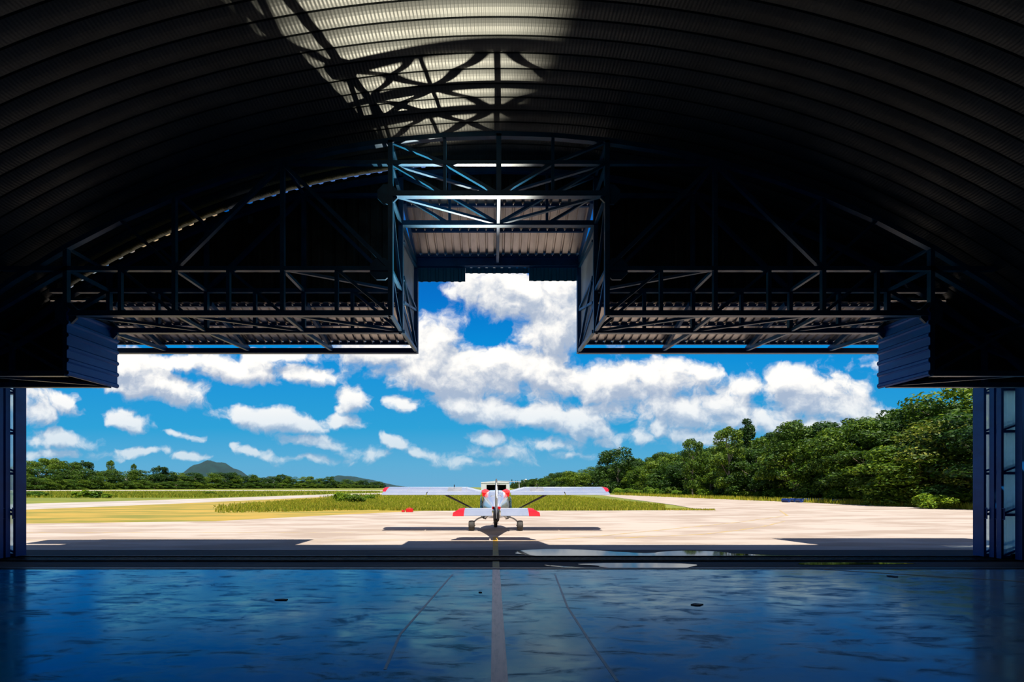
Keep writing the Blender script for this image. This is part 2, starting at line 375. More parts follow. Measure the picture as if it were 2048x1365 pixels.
def G(px, py):   # ground point seen at that bearing/depression
    Y = H*F/(py-VY); return ((px-VX)*Y/F, Y)

# ------------------------------------------------------------------ hangar shell
CX = .1; RR = 17.0; ZT = 8.62
def roof_z(x, dz=0): return ZT-RR+math.sqrt(max(0, (RR)**2-(x-CX)**2))+dz
PITCH = .275; Y_FRONT = 9.72
prof = []   # (y, radial inward offset)
y = Y_FRONT; k = 0
ys = []
while y > -14:
    for t in (0.0, .035, .07, .16, .3, .45, .6, .75, .88, .965):
        inn = -.05 if t in (0.0, .035) else .022*math.sin(pi*min(1, max(0, (t-.07)/.9)))+0.0
        ys.append((y-t*PITCH, inn))
    y -= PITCH
th0 = math.asin(14.6/RR); NA = 150
mb = MB(); arcs = []
for (yy, inn) in ys:
    for i in range(NA+1):
        a = -th0+2*th0*i/NA; r = RR-inn
        mb.v.append((CX+r*math.sin(a), yy, ZT-RR+r*math.cos(a))); arcs.append(a*RR)
n = NA+1
for j in range(len(ys)-1):
    for i in range(NA): mb.f.append((j*n+i, j*n+i+1, (j+1)*n+i+1, (j+1)*n+i))
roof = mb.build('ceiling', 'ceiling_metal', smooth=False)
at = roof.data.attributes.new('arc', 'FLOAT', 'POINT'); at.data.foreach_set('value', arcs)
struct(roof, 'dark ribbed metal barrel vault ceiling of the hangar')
# outer skin of roof so that it is solid
mb = MB()
for j, yy in enumerate((Y_FRONT, -14.2)):
    for i in range(81):
        a = -th0+2*th0*i/80; mb.v.append((CX+(RR+.10)*math.sin(a), yy, ZT-RR+(RR+.10)*math.cos(a)))
for i in range(80): mb.f.append((i, i+1, 81+i+1, 81+i))
struct(mb.build('roof', 'galvanised'), 'outer skin of the vaulted roof')

mb = MB().box(-14.6, 14.8, -14, Y_FRONT-.34, -.25, 0.0)
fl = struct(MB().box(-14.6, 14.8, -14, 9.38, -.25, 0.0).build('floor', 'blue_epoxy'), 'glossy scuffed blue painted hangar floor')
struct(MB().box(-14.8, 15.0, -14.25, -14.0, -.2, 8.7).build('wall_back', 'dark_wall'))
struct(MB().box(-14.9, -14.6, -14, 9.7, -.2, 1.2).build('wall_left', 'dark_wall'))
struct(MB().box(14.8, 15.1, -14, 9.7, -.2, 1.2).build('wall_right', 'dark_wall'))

def corr_wall(mb, x0, x1, yb, zlo, zhi, pitch=.25, dep=.035):
    x = x0; prev = None
    while x < x1-1e-6:
        for t, d in ((0, 0), (.55, 0), (.65, dep), (.9, dep)):
            xx = x+t*pitch
            if xx > x1: break
            cur = (xx, yb+d)
            if prev: mb.add([(prev[0], prev[1], zlo(prev[0])), (cur[0], cur[1], zlo(cur[0])), (cur[0], cur[1], zhi(cur[0])), (prev[0], prev[1], zhi(prev[0]))], [(0, 1, 2, 3)])
            prev = cur
        x += pitch
    cur = (x1, yb)
    mb.add([(prev[0], prev[1], zlo(prev[0])), (cur[0], cur[1], zlo(cur[0])), (cur[0], cur[1], zhi(cur[0])), (prev[0], prev[1], zhi(prev[0]))], [(0, 1, 2, 3)])
YW = 9.64
T = lambda x: max(.2, roof_z(x)-(.05 if x < -1 else .005))
c = lambda v: (lambda x: v)
w = MB()
XS = 8.2; XN = 2.03
corr_wall(w, CX-XN, CX+XN, YW, c(7.90), T)
for sgn in (-1, 1):
    a, b = sorted((CX+sgn*XN, CX+sgn*XS)); corr_wall(w, a, b, YW, c(5.63), T)
    a, b = sorted((CX+sgn*XS, CX+sgn*9.5)); corr_wall(w, a, b, YW, c(5.73), T); corr_wall(w, a, b, YW, c(3.83), c(5.62))
    a, b = sorted((CX+sgn*9.5, CX+sgn*11.9)); corr_wall(w, a, b, YW, c(3.83), T)
    a, b = sorted((CX+sgn*12.3, CX+sgn*14.6)); corr_wall(w, a, b, YW, c(0), T)
    a, b = sorted((CX+sgn*11.9, CX+sgn*12.3)); corr_wall(w, a, b, YW, c(3.83), T)
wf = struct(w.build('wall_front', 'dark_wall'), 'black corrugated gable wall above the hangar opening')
md = wf.modifiers.new('solid', 'SOLIDIFY'); md.thickness = .012

struct(MB().box(CX-13.4, CX-9.6, YW+.06, YW+.09, 3.9, 5.86).box(CX+9.6, CX+13.4, YW+.06, YW+.09, 3.9, 5.86).box(CX-9.6, CX-XN, YW+.06, YW+.09, 5.68, 5.95).box(CX+XN, CX+9.6, YW+.06, YW+.09, 5.68, 5.95).build('trim_sun_stop', 'galvanised'), 'added flashing that stops the sun between roof edge and canopy')  # added panels: keep stray sun off the apron, give the wall slot a bright back

# ------------------------------------------------------------------ trusses
BAY = 2.03
XN_ = [CX+BAY*i for i in range(-7, 8)]
def top_z(x): return 8.32-(16.6-math.sqrt(16.6**2-(x-CX)**2))
ZH, ZL, ZB, ZR, ZU = 5.80, 4.96, 3.83, 7.79, 7.20
def gusset(mb, x, y, z, r=.22):
    pts = [(x+r*math.cos(t+pi/8), z+r*math.sin(t+pi/8)) for t in [i*pi/4 for i in range(8)]]
    o = [(px, y-.02, pz) for px, pz in pts]+[(px, y+.02, pz) for px, pz in pts]
    mb.add(o, [tuple(range(8)), tuple(range(15, 7, -1))]+[(i, 8+i, 8+(i+1) % 8, (i+1) % 8) for i in range(8)])
def truss(Y, label):
    root = empty('roof_truss', (CX, Y, 0), label, 'roof truss', 'arched steel trusses across the hangar mouth')
    tb = .075
    def part(name, p, q, w=tb, h=None):
        MB().beam((p[0], Y, p[1]), (q[0], Y, q[1]), w, h or w, up=(0, 1, 0)).build(name, 'truss_blue', root)
    # arched top chord
    xs = [CX+BAY*i/2 for i in range(-13, 14)]
    mb = MB()
    for a, b in zip(xs[:-1], xs[1:]): mb.beam((a, Y, top_z(a)), (b, Y, top_z(b)), .09, .09, up=(0, 1, 0))
    mb.build('top_chord', 'truss_blue', root)
    x = lambda i: CX+BAY*i
    part('middle_chord', (x(-4.6), ZH), (x(-1), ZH), .08); part('middle_chord', (x(1), ZH), (x(4.6), ZH), .08)
    part('upper_chord', (x(-2), ZR), (x(2), ZR), .07)
    mb = MB()
    mb.beam((x(-1), Y, ZU), (x(1), Y, ZU), .10, .10, up=(0, 1, 0)); mb.build('bottom_chord', 'truss_blue', root)
    for s in (-1, 1):
        part('bottom_chord', (x(s*4), ZL), (x(s), ZL), .10)
        part('bottom_chord', (x(s*6.3), ZB), (x(s*4), ZB), .10)
        part('post', (x(s), ZL-.05), (x(s), top_z(x(s))), .09)
        part('post', (x(s*4), ZB), (x(s*4), top_z(x(s*4))), .08)
        for i in (2, 3): part('post', (x(s*i), ZL), (x(s*i), top_z(x(s*i))), .075)
        for i in (1.5, 2.5, 3.5): part('post', (x(s*i), ZL), (x(s*i), ZH), .065)
        part('post', (x(s*.5), ZU), (x(s*.5), top_z(x(s*.5))), .055)
        for i in (5, 6): part('post', (x(s*i), ZB), (x(s*i), top_z(x(s*i))), .07)
        # diagonals of the lower band, falling towards the middle
        for i in (3.5, 2.5, 1.5): part('diagonal', (x(s*i), ZH), (x(s*(i-.5)), ZL), .055)
        # big web diagonals
        part('diagonal', (x(s*3), ZH), (x(s*2), ZR), .07)
        part('diagonal', (x(s*2), ZR), (x(s), ZH), .07)
        part('diagonal', (x(s*3), ZH), (x(s*3.5), top_z(x(s*3.5))), .055)
        part('diagonal', (x(s*4), ZH), (x(s*3), ZH+.75), .05) if False else None
        part('diagonal', (x(s*4), ZH), (x(s*5), ZL-.35), .08)
        part('diagonal', (x(s*5), ZL-.35), (x(s*6), ZB), .07)
        part('diagonal', (x(s*4), ZB), (x(s*5), ZL), .05)
        part('diagonal', (x(s), top_z(x(s))), (x(s*.5), ZR), .05)
        part('diagonal', (x(s*.5), ZR), (0+CX, ZU), .06)
        part('diagonal', (x(s), ZR), (x(s*.5), ZU), .05)
        for xi, zi, r in (((1.09, ZH, .22), (1.03, ZU, .20), (4, ZL, .22)) if Y < 9 else ((4, ZL, .2),)):
            g_ = MB(); gusset(g_, x(s*xi), Y, zi, r); g_.build('gusset_plate', 'truss_blue', root)
    part('post', (CX, ZU), (CX, top_z(CX)), .09)
    return root
YT1, YT2, YD = 8.55, 9.50, 11.20
truss(YT1, 'nearer blue arched steel truss across the hangar mouth')
truss(YT2, 'farther blue arched steel truss, just before the gable wall')
br = empty('truss_bracing', (CX, (YT1+YT2)/2, 0), 'thin blue braces tying the two arched trusses together', 'bracing')
def brace(p, q, w=.045): MB().beam(p, q, w).build('brace', 'truss_blue', br)
x = lambda i: CX+BAY*i
for s in (-1, 1):
    for i in (1, 2, 3, 4, 5): brace((x(s*i), YT1, top_z(x(s*i))), (x(s*i), YT2, top_z(x(s*i))), .05)
    for i in (2, 3, 4): brace((x(s*i), YT1, ZH), (x(s*i), YT2, ZH), .06)
    for i in (2, 3): brace((x(s*i), YT1, ZL), (x(s*i), YT2, ZL), .06)
    for i in (2, 3, 4): brace((x(s*i), YT1, ZL), (x(s*(i-1)), YT2, ZL), .05)
    brace((x(s*2), YT1, ZH), (x(s), YT2, ZH), .05)
    brace((x(s), YT1, ZU), (CX, YT2, ZU), .05); brace((x(s), YT1, ZR), (CX, YT2, ZR), .05)
    for z in (ZU, ZR, ZH, ZL): brace((x(s), YT1, z), (x(s), YT2, z), .06)
    brace((x(s), YT1, ZU), (x(s), YT2, ZH), .05); brace((x(s), YT1, ZH), (x(s), YT2, ZL), .05)
    brace((x(s*5), YT1, ZB), (x(s*4), YT2, ZB), .05); brace((x(s*4), YT1, ZB), (x(s*4), YT2, ZB), .05)
    brace((x(s*5), YT1, ZB), (x(s*6), YT2, ZB), .05)
brace((CX, YT1, ZU), (CX, YT2, ZU), .06)

# ------------------------------------------------------------------ canopies over the doors
def canopy(xa, xb, z0, z1, zbeam, label, centre=False):
    root = empty('door_canopy', ((xa+xb)/2, 10.4, zbeam), label, 'canopy')
    y0, y1 = YW+.10, 11.12
    L = math.hypot(y1-y0, z1-z0); ny, nz = (z0-z1)/L, (y1-y0)/L
    sh = MB(); x_ = xa; prev = None; P = .20
    pts = []
    while x_ < xb:
        for t, d in ((0, 0), (.66, 0), (.74, .035), (.92, .035)):
            if x_+t*P < xb: pts.append((x_+t*P, d))
        x_ += P
    pts.append((xb, 0))
    for (a, da), (b, db) in zip(pts[:-1], pts[1:]):
        sh.add([(a, y0+ny*da, z0+nz*da), (b, y0+ny*db, z0+nz*db), (b, y1+ny*db, z1+nz*db), (a, y1+ny*da, z1+nz*da)], [(0, 3, 2, 1)])
    so_ = sh.build('soffit_sheet', 'galvanised', root); m_ = so_.modifiers.new('solid', 'SOLIDIFY'); m_.thickness = .01; m_.offset = 0
    for f_ in (.10, .52, .985):
        yy = y0+(y1-y0)*f_; zz = z0+(z1-z0)*f_-.045
        pu = MB().box(xa, xb, yy-.025, yy+.025, zz-.012, zz+.045).build('purlin', 'blue_steel', root)
        sc_ = MB(); k = xa+.16
        while k < xb-.05:
            sc_.lathe([(-.045, .008), (-.03, .014), (0, .014)], (k, yy-.04, zz+.012), "Y", 6); k += P
        o_ = sc_.build('screws', 'bolt_metal', root); o_['kind'] = 'stuff'
    rows = [x(0)] if centre else []
    if centre:
        ends = [xa+.03, CX, xb-.03]
    else:
        sg = 1 if xa > 0 else -1; ends = sorted([CX+sg*(XN+.03+(XS-XN-.06)*i/3) for i in range(4)])
    for e_ in ends:
        MB().beam((e_, YW+.05, z0-.12), (e_, YD, zbeam+.10), .07, .11).build('rafter', 'blue_steel', root)
    if not centre:
        s_ = 1 if xa > 0 else -1
        for i in (2, 3, 4): MB().beam((x(s_*i)*1.0, YT2+.05, ZL), (x(s_*i), YD-.05, zbeam+.07), .06, .08).build('rafter', 'blue_steel', root)
    else:
        MB().beam((CX, YT2+.05, ZU), (CX, YD-.05, zbeam+.08), .06, .08).build('rafter', 'blue_steel', root)
    MB().box(xa-.03, xb+.03, YD-.06, YD+.06, zbeam-.01, zbeam+(.20 if centre else .115)).build('edge_beam', 'blue_steel', root, bevel=.006)
    for e_ in ends: MB().box(e_-.07, e_+.05, YD-.10, YD-.065, zbeam+.03, zbeam+.10).build('bracket', 'blue_steel', root)
    return root
canopy(CX-13.4, CX-XN, 5.72, 5.23, 5.0, 'long grey corrugated canopy with blue rafters, left of the central notch')
canopy(CX+XN, CX+13.4, 5.72, 5.23, 5.0, 'long grey corrugated canopy with blue rafters, right of the central notch')
cc = canopy(CX-XN, CX+XN, 7.90, 7.36, 7.14, 'short grey corrugated canopy over the high central notch', True)
def fascia(x0, x1, zb, zt, Y):
    mb = MB(); corr_wall(mb, x0, x1, Y, c(zb), c(zt), .19, .025)
    o = mb.build('fascia_sheet', 'fascia', cc); m_ = o.modifiers.new('s', 'SOLIDIFY'); m_.thickness = .006
fascia(CX-XN, CX-.80, 6.80, 7.16, 11.28); fascia(CX+.78, CX+XN, 6.82, 7.16, 11.28); fascia(CX-.80, CX+.78, 7.02, 7.16, 11.30)

# side walls of the notch
for s, nm in ((-1, 'left'), (1, 'right')):
    rt = empty('notch_side_wall', (CX+s*XN, 10.4, 5.0), 'pale sheet wall with blue braces on the %s side of the central notch' % nm, 'wall panel')
    X = CX+s*(XN+.015)
    MB().box(min(X, X+s*.02), max(X, X+s*.02), YW+.08, YD-.04, 5.12, 7.30).build('sheet', 'grey_sheet', rt)
    Xi = CX+s*(XN-.03)
    MB().beam((Xi, YD, 5.0), (Xi, YD, 7.2), .09, .12).build('post', 'blue_steel', rt)
    MB().beam((Xi, YD, 5.08), (Xi, YT2+.1, 6.15), .05, .05).build('diagonal', 'truss_blue', rt)
    MB().beam((Xi, YT2+.1, 5.6), (Xi, YD, 6.05), .05, .05).build('diagonal', 'truss_blue', rt)
    MB().beam((Xi, YT2+.1, 6.1), (Xi, YD, 6.05), .05, .05).build('rail', 'truss_blue', rt)
    MB().beam((Xi, YT2+.1, 6.9), (Xi, YD, 7.1), .05, .05).build('diagonal', 'truss_blue', rt)
    MB().beam((Xi, YT2+.05, 4.97), (Xi, YD, 5.05), .07, .07).build('rail', 'truss_blue', rt)
    MB().beam((Xi, YT2+.05, 7.2), (Xi, YD, 7.2), .06, .06).build('rail', 'truss_blue', rt)

# lowered side boxes: blue ribbed cladding on the face towards the opening
for s, nm in ((-1, 'left'), (1, 'right')):
    X = x(s*4)-s*.06
    mb = MB(); z = ZB-.04; zt = ZL+.10 ; pr = []
    while z < zt:
        for t, d in ((0, 0), (.12, .035), (.3, .035), (.42, 0)):
            if z+t*.235 < zt: pr.append((z+t*.235, d))
        z += .235
    pr.append((zt, 0))
    for (a, da), (b, db) in zip(pr[:-1], pr[1:]):
        mb.add([(X-s*da, YT1-.06, a), (X-s*da, YT2+.13, a), (X-s*db, YT2+.13, b), (X-s*db, YT1-.06, b)], [(0, 1, 2, 3)])
    rt = empty('side_cladding', (X, 9.0, ZB), 'blue ribbed metal cladding on the lowered %s end of the truss' % nm, 'cladding')
    o = mb.build('ribbed_sheet', 'blue_cladding', rt); m_ = o.modifiers.new('s', 'SOLIDIFY'); m_.thickness = .012
    MB().beam((X+s*.03, YT1, ZL+.14), (X+s*.03, YT2+.05, ZL+.14), .04, .05).build('top_rail', 'truss_blue', rt)

# ------------------------------------------------------------------ sliding doors
def leaf(X, Y, s, depth, width, label, kind):
    root = empty('sliding_door', (X, Y, 0), label, 'sliding door', 'sliding door leaves stacked beside the opening')
    Z1 = 4.98; z0 = .03
    def bx(name, xa, xb, ya, yb, za, zb, m='door_blue'):
        xa, xb = X+s*xa, X+s*xb
        return MB().box(min(xa, xb), max(xa, xb), ya, yb, za, zb).build(name, m, root)
    bx('stile', 0, .06, Y-depth, Y, z0, Z1); bx('stile', width-.06, width, Y-depth, Y, z0, Z1)
    if kind != 'personnel':
        zs = [z0, 1.02, 2.0, 2.98, 3.96, Z1-.06]
        for zz in zs: bx('rail', .06, width-.06, Y-depth*.8, Y-depth*.2, zz, zz+.06)
        for a, b in zip(zs[:-1], zs[1:]):
            MB().beam((X+s*.06, Y-depth*.5, a+.05), (X+s*(width-.06), Y-depth*.5, b), .04, .04, up=(0, 1, 0)).build('diagonal', 'door_blue', root)
        sh = MB(); xa, xb = sorted((X+s*.06, X+s*(width-.06))); corr_wall(sh, xa, xb, Y-.03, c(z0), c(Z1-.02), .16, .02)
        sh.build('corrugated_pane', 'clear_sheet' if kind == 'clear' else 'fascia', root)
        hb = MB(); hx = X+s*.02
        for zz in (.95, 1.20): hb.beam((hx, Y-depth, zz), (hx, Y-depth-.05, zz), .015)
        hb.beam((hx, Y-depth-.05, .94), (hx, Y-depth-.05, 1.21), .016); hb.build('handle', 'door_blue', root)
    else:
        bx('rail', .06, width-.06, Y-depth, Y, 2.30, 2.42); bx('rail', .06, width-.06, Y-depth, Y, z0, .16); bx('rail', .06, width-.06, Y-depth, Y, Z1-.1, Z1)
        bx('cladding', .06, width-.06, Y-.03, Y, 2.42, Z1-.1, 'dark_wall'); 
        d = bx('personnel_door', .14, 1.02, Y-depth*.7, Y-.02, .18, 2.27)
        bx('door_stop', .06, .12, Y-depth*.9, Y, .16, 2.3)
        for zz in (.5, 1.9):
            h_ = MB().box(min(X+s*.115, X+s*.14), max(X+s*.115, X+s*.14), Y-depth*.7-.02, Y-depth*.7, zz, zz+.1).build('hinge', 'dark_metal', d)
        MB().beam((X+s*.2, Y-depth*.7-.05, 1.12), (X+s*.42, Y-depth*.7-.05, 1.12), .022).box(min(X+s*.19, X+s*.23), max(X+s*.19, X+s*.23), Y-depth*.7-.05, Y-depth*.7, 1.06, 1.2).build('handle', 'dark_metal', d)
        bx('cladding', 1.05, width-.06, Y-.03, Y, .16, 2.3, 'dark_wall')
    for wx in (.35, width-.35):
        MB().lathe([(-.03, .05), (-.03, .07), (.03, .07), (.03, .05)], (X+s*wx, Y-depth*.5, .07), 'Y', 16).build('wheel', 'dark_metal', root)
for s, X0, nm in ((-1, -11.50, 'left'), (1, 11.80, 'right')):
    leaf(X0, 11.20, s, .25, 2.6, 'outermost blue sliding door leaf at the %s edge of the opening' % nm, 'clear')
    leaf(X0+s*.06, 10.885, s, .10, 2.6, 'second blue sliding door leaf from outside, %s of the opening' % nm, 'clear')
    leaf(X0+s*.05, 10.72, s, .10, 2.6, 'blue door leaf with pale see-through panes, %s of the opening' % nm, 'clear')
    leaf(X0+s*.26, 10.52, s, .14, 2.4, 'innermost blue sliding door leaf with a small walk-in door, %s of the opening' % nm, 'personnel')
for i, yy in enumerate((10.45, 10.67, 10.83, 11.07)):
    lab = ('innermost', 'second from inside', 'third from inside', 'outermost')[i]
    rl = MB(); rl.box(-15, 15.3, yy-.012, yy+.012, .0, .03); rl.box(-15, 15.3, yy-.045, yy-.03, 0, .012); rl.box(-15, 15.3, yy+.03, yy+.045, 0, .012)
    tag(rl.build('door_rail', 'rail_steel'), 'steel floor rail for the sliding doors, %s' % lab, 'rail', 'sliding door rails in the threshold')
struct(MB().box(-15, 15.3, 9.46, 9.58, -.05, .006).build('trim_1', 'rail_steel'), 'dark drain slot along the floor edge')

# ------------------------------------------------------------------ ground
def ground(name, poly, z, m, label, t=.15):
    return struct(MB().prism(poly, z-t, z).build(name, m), label)
ground('threshold', [(-30, 9.38), (30, 9.38), (30, 12.3), (-30, 12.3)], -.004, 'threshold', 'stained concrete threshold under the doors, darkened for the hangar shadow')  # reaches out past the doors to deepen the shade there by colour
AP = [(-120, 12.3), (120, 12.3), (120, 30), (37.2, 30), (36.2, 34.4), (35.6, 50), (35, 62), (31, 82), (26.4, 103), (22, 140), (17, 200), (11, 200), (17, 130), (22.5, 94),
      (19.8, 70), (18.3, 53.3), (17.2, 43), (15.8, 35.2), (12.5, 33.6), (8.8, 32.9), (-4.9, 32.6), (-9.0, 28.6), (-13.9, 22.7), (-21.7, 21.2), (-120, 19.5)]
ground('apron', AP, 0.0, 'apron', 'sunlit pale concrete apron in front of the hangar')
ground('taxiway', [(-62, 26), (-38.8, 26), (-35.4, 34.4), (-32.8, 47), (-29.3, 83.6), (-26.8, 103), (-14, 205), (-24, 205), (-34, 130), (-38.7, 110), (-43.4, 67), (-48, 47), (-54, 36)], -.012, 'taxiway', 'pale taxiway strip crossing the grass on the left')
ground('runway', [(-1200, 225), (400, 215), (400, 245), (-1200, 262)], -.006, 'taxiway', 'pale runway strip before the far trees')
ground('mown_grass', [(-35.6, 34.3), (-37, 30.8), (-37, 19.9), (-21.7, 21.3), (-13.9, 22.8), (-9, 28.7), (-4.9, 32.7), (-8, 36), (-16, 45), (-24, 62), (-29.3, 83.6), (-32.8, 47)], -.008, 'grass_mown', 'brown mown grass verge left of the apron', .1)
gp = MB(); gp.box(-3500, 3500, 8.5, 5200, -.5, -.03); 
struct(gp.build('grass_field', 'grass_field'), 'wide grass airfield ground')

# marks
def strip(name, pts, wd, z, m, label, cat='painted line'):
    mb = MB(); L = len(pts)
    vs = []
    for i, p in enumerate(pts):
        a = Vector(pts[max(0, i-1)]); b = Vector(pts[min(L-1, i+1)]); d = (b-a).normalized(); nr = Vector((-d.y, d.x))*wd/2
        vs += [(p[0]+nr.x, p[1]+nr.y), (p[0]-nr.x, p[1]-nr.y)]
    mb.v = [(a, b, z) for a, b in vs]+[(a, b, z-.003) for a, b in vs]
    n2 = len(vs)
    for i in range(L-1):
        mb.f += [(2*i, 2*i+1, 2*i+3, 2*i+2), (n2+2*i+2, n2+2*i+3, n2+2*i+1, n2+2*i), (2*i, 2*i+2, n2+2*i+2, n2+2*i), (2*i+1, n2+2*i+1, n2+2*i+3, 2*i+3)]
    mb.f += [(0, n2, n2+1, 1), (2*L-2, 2*L-1, n2+2*L-1, n2+2*L-2)]
    return tag(mb.build(name, m), label, cat)
strip('floor_line', [(.053, -13), (.053, 9.37)], .15, .003, 'pink_line', 'worn pinkish white guide line down the middle of the blue floor')
strip('ground_line', [(.053, 9.6), (.06, 15.6)], .15, .004, 'yellow_paint', 'yellow guide line leading from the floor edge to the aircraft')
strip('ground_line', [(-60, 14.62), (-14, 14.6), (-2, 14.62)], .10, .004, 'faint_yellow', 'faint yellow line across the apron just beyond the hangar shadow')
strip('ground_line', [(-40, 17.3), (-20, 17.1), (-4, 16.9)], .10, .004, 'faint_yellow', 'faint yellow line across the left of the apron, farther out')
strip('ground_line', [G(1230, 1077), G(1400, 1070), G(1480, 1061), G(1535, 1052), G(1570, 1043)], .12, .004, 'faint_yellow', 'curved faint yellow line on the right of the apron')
strip('ground_line', [G(1060, 1082), G(1180, 1075), G(1330, 1060), G(1480, 1045), G(1575, 1032), G(1560, 1022)], .12, .004, 'faint_yellow', 'long faint yellow curve sweeping across the right apron')
strip('floor_line', [(6.8, 9.37), (9.7, 8.1), (14, 6.2)], .07, .003, 'faint_yellow', 'thin yellow line at the right edge of the blue floor')

def blob(name, pts, z, m, label, cat, jit=.06, sub=5):
    out = []
    n = len(pts)
    for i in range(n):
        p0, p1, p2, p3 = [Vector(pts[(i+k) % n]) for k in (-1, 0, 1, 2)]
        for k in range(sub):
            t = k/sub
            q = .5*((2*p1)+(-p0+p2)*t+(2*p0-5*p1+4*p2-p3)*t*t+(-p0+3*p1-3*p2+p3)*t**3)
            out.append((q.x+R.uniform(-jit, jit)*1.6, q.y+R.uniform(-jit, jit)*.5))
    return tag(MB().prism(out, z-.004, z).build(name, m), label, cat)
blob('puddle', [G(1032, 1107), G(1055, 1101), G(1120, 1099), G(1200, 1102), G(1290, 1107), G(1360, 1102), G(1430, 1104), G(1470, 1108), G(1560, 1111), G(1700, 1113), G(1720, 1115), G(1400, 1117), G(1200, 1116), G(1090, 1113)], .003, 'water', 'long puddle reflecting the sky just outside the door rails', 'puddle')
blob('puddle', [G(1088, 1131), G(1120, 1133), G(1170, 1136.5), G(1130, 1136.5)], .003, 'water', 'small puddle beside the guide line at the floor edge', 'puddle', .02)
blob('puddle', [G(1160, 1129), G(1250, 1127), G(1380, 1129), G(1370, 1136), G(1230, 1137), G(1190, 1132)], .003, 'water', 'shallow puddle on the dark threshold right of the guide line', 'puddle', .03)
blob('puddle', [G(1600, 1127), G(1650, 1125.5), G(1760, 1126), G(1830, 1128), G(1700, 1130), G(1620, 1130.5)], .003, 'water', 'thin puddle on the threshold near the right doors', 'puddle', .03)
blob('puddle', [G(150, 1117), G(300, 1118.5), G(500, 1121), G(640, 1124), G(500, 1124), G(300, 1121.5)], .003, 'water', 'narrow wet streak along the rails left of centre', 'puddle', .03)
for i, (a, b, sc) in enumerate(((564, 1201, .11), (1395, 1211, .10), (1784, 1154, .13), (960, 1186, .04))):
    p = G(a, b)
    pts = [(p[0]+sc*math.cos(t)*R.uniform(.5, 1.2), p[1]+sc*.6*math.sin(t)*R.uniform(.5, 1.2)) for t in [k*pi/5 for k in range(10)]]
    tag(MB().prism(pts, .0, .012).build('dry_leaf', 'tar'), ('dark dry leaf on the blue floor left of centre', 'dark dry leaf on the blue floor right of the guide line', 'dark scrap on the floor near the right doors', 'tiny dark chip on the floor by the guide line')[i], 'leaf')
strip('tyre_mark', [G(905, 1150), G(870, 1190), G(800, 1270), G(770, 1340)], .03, .0025, 'white_paint', 'pale curved tyre mark on the blue floor left of the line', 'tyre mark')
strip('tyre_mark', [G(1110, 1150), G(1135, 1215), G(1190, 1300), G(1235, 1364)], .03, .0025, 'white_paint', 'pale straight tyre mark on the blue floor right of the line', 'tyre mark')

# unseen eaves and panels added outside to give the apron its stepped shadow
struct(MB().box(-12.0, -5.1, 11.5, 11.62, 7.4, 7.6).box(-12, -11.9, YW, 11.62, 7.3, 7.45).box(-5.2, -5.1, YW, 11.62, 7.3, 7.45).box(-12.0, -5.1, 9.75, 11.62, 7.55, 7.6).box(-13.6, -9.8, 11.5, 11.6, 5.0, 7.4).build('trim_shadow_left', 'galvanised'), 'unseen eave added on the left to cast the apron shadow')
struct(MB().box(10.4, 16.5, 11.5, 11.62, 8.2, 8.4).box(10.4, 16.5, 9.75, 11.62, 8.35, 8.4).box(10.0, 16.5, 11.5, 11.6, 5.0, 8.2).build('trim_shadow_right', 'galvanised'), 'unseen eave added on the right to cast the apron shadow')

# ------------------------------------------------------------------ aircraft
AC = empty('light_aircraft', (.09, 17.85, 0), 'small silver high-wing propeller aircraft with red tips, seen from behind', 'aircraft')
AC.rotation_euler.z = 0.0
def ap(mb, name, m, parent=None, **kw):
    # vertices are written in the aircraft's own frame
    me_o = mb.build(name, m, None, **kw); me_o.parent = parent or AC; return me_o
def ring(y, hw, z0, z1, pw=2.6, n=28, topw=1.0):
    zc, hh = (z0+z1)/2, (z1-z0)/2; out = []
    for i in range(n):
        t = 2*pi*i/n; cx_, sx_ = math.cos(t), math.sin(t)
        X = hw*math.copysign(abs(cx_)**(2/pw), cx_); Z = hh*math.copysign(abs(sx_)**(2/pw), sx_)
        if Z > 0: X *= 1-(1-topw)*(Z/hh)
        out.append((X, y, zc+Z))
    return out
fu = MB().loft([ring(-3.45, .05, .78, .95, 3), ring(-3.0, .10, .72, .99, 4), ring(-2.2, .21, .65, 1.13, 4, topw=.8), ring(-1.4, .36, .58, 1.32, 4, topw=.72), ring(-.75, .50, .54, 1.50, 4, topw=.70),
                 ring(-.5, .535, .53, 1.56, 4, topw=.78), ring(.55, .545, .52, 1.58, 4, topw=.85), ring(1.05, .52, .52, 1.22, 4), ring(1.5, .45, .56, 1.15, 3.2), ring(1.9, .33, .64, 1.06, 2.6), ring(2.0, .2, .72, .98, 2)])
fus = ap(fu, 'fuselage', 'aluminium', smooth=True)
for s in (-1, 1):
    sd_ = MB()
    # bulged side window behind the door, and the door window
    pts = [(-.62, .62), (-.2, .56), (.5, .60), (.75, .85), (.55, 1.30), (-.1, 1.36), (-.55, 1.28), (-.70, .95)]
    inn = [(s*.535, y_, z_) for y_, z_ in pts]; out = [(s*.60, y_*.9, (z_-.95)*.85+.95) for y_, z_ in pts]
    sd_.loft([inn, out]); ap(sd_, 'side_window', 'glass_dark', fus, smooth=True)
    q = MB(); q.loft([[(s*.53, .58, .9), (s*.53, .58, 1.5), (s*.50, .55, 1.5)], [(s*.1, 1.08, 1.0), (s*.1, .7, 1.52), (s*.1, .68, 1.52)]]); 
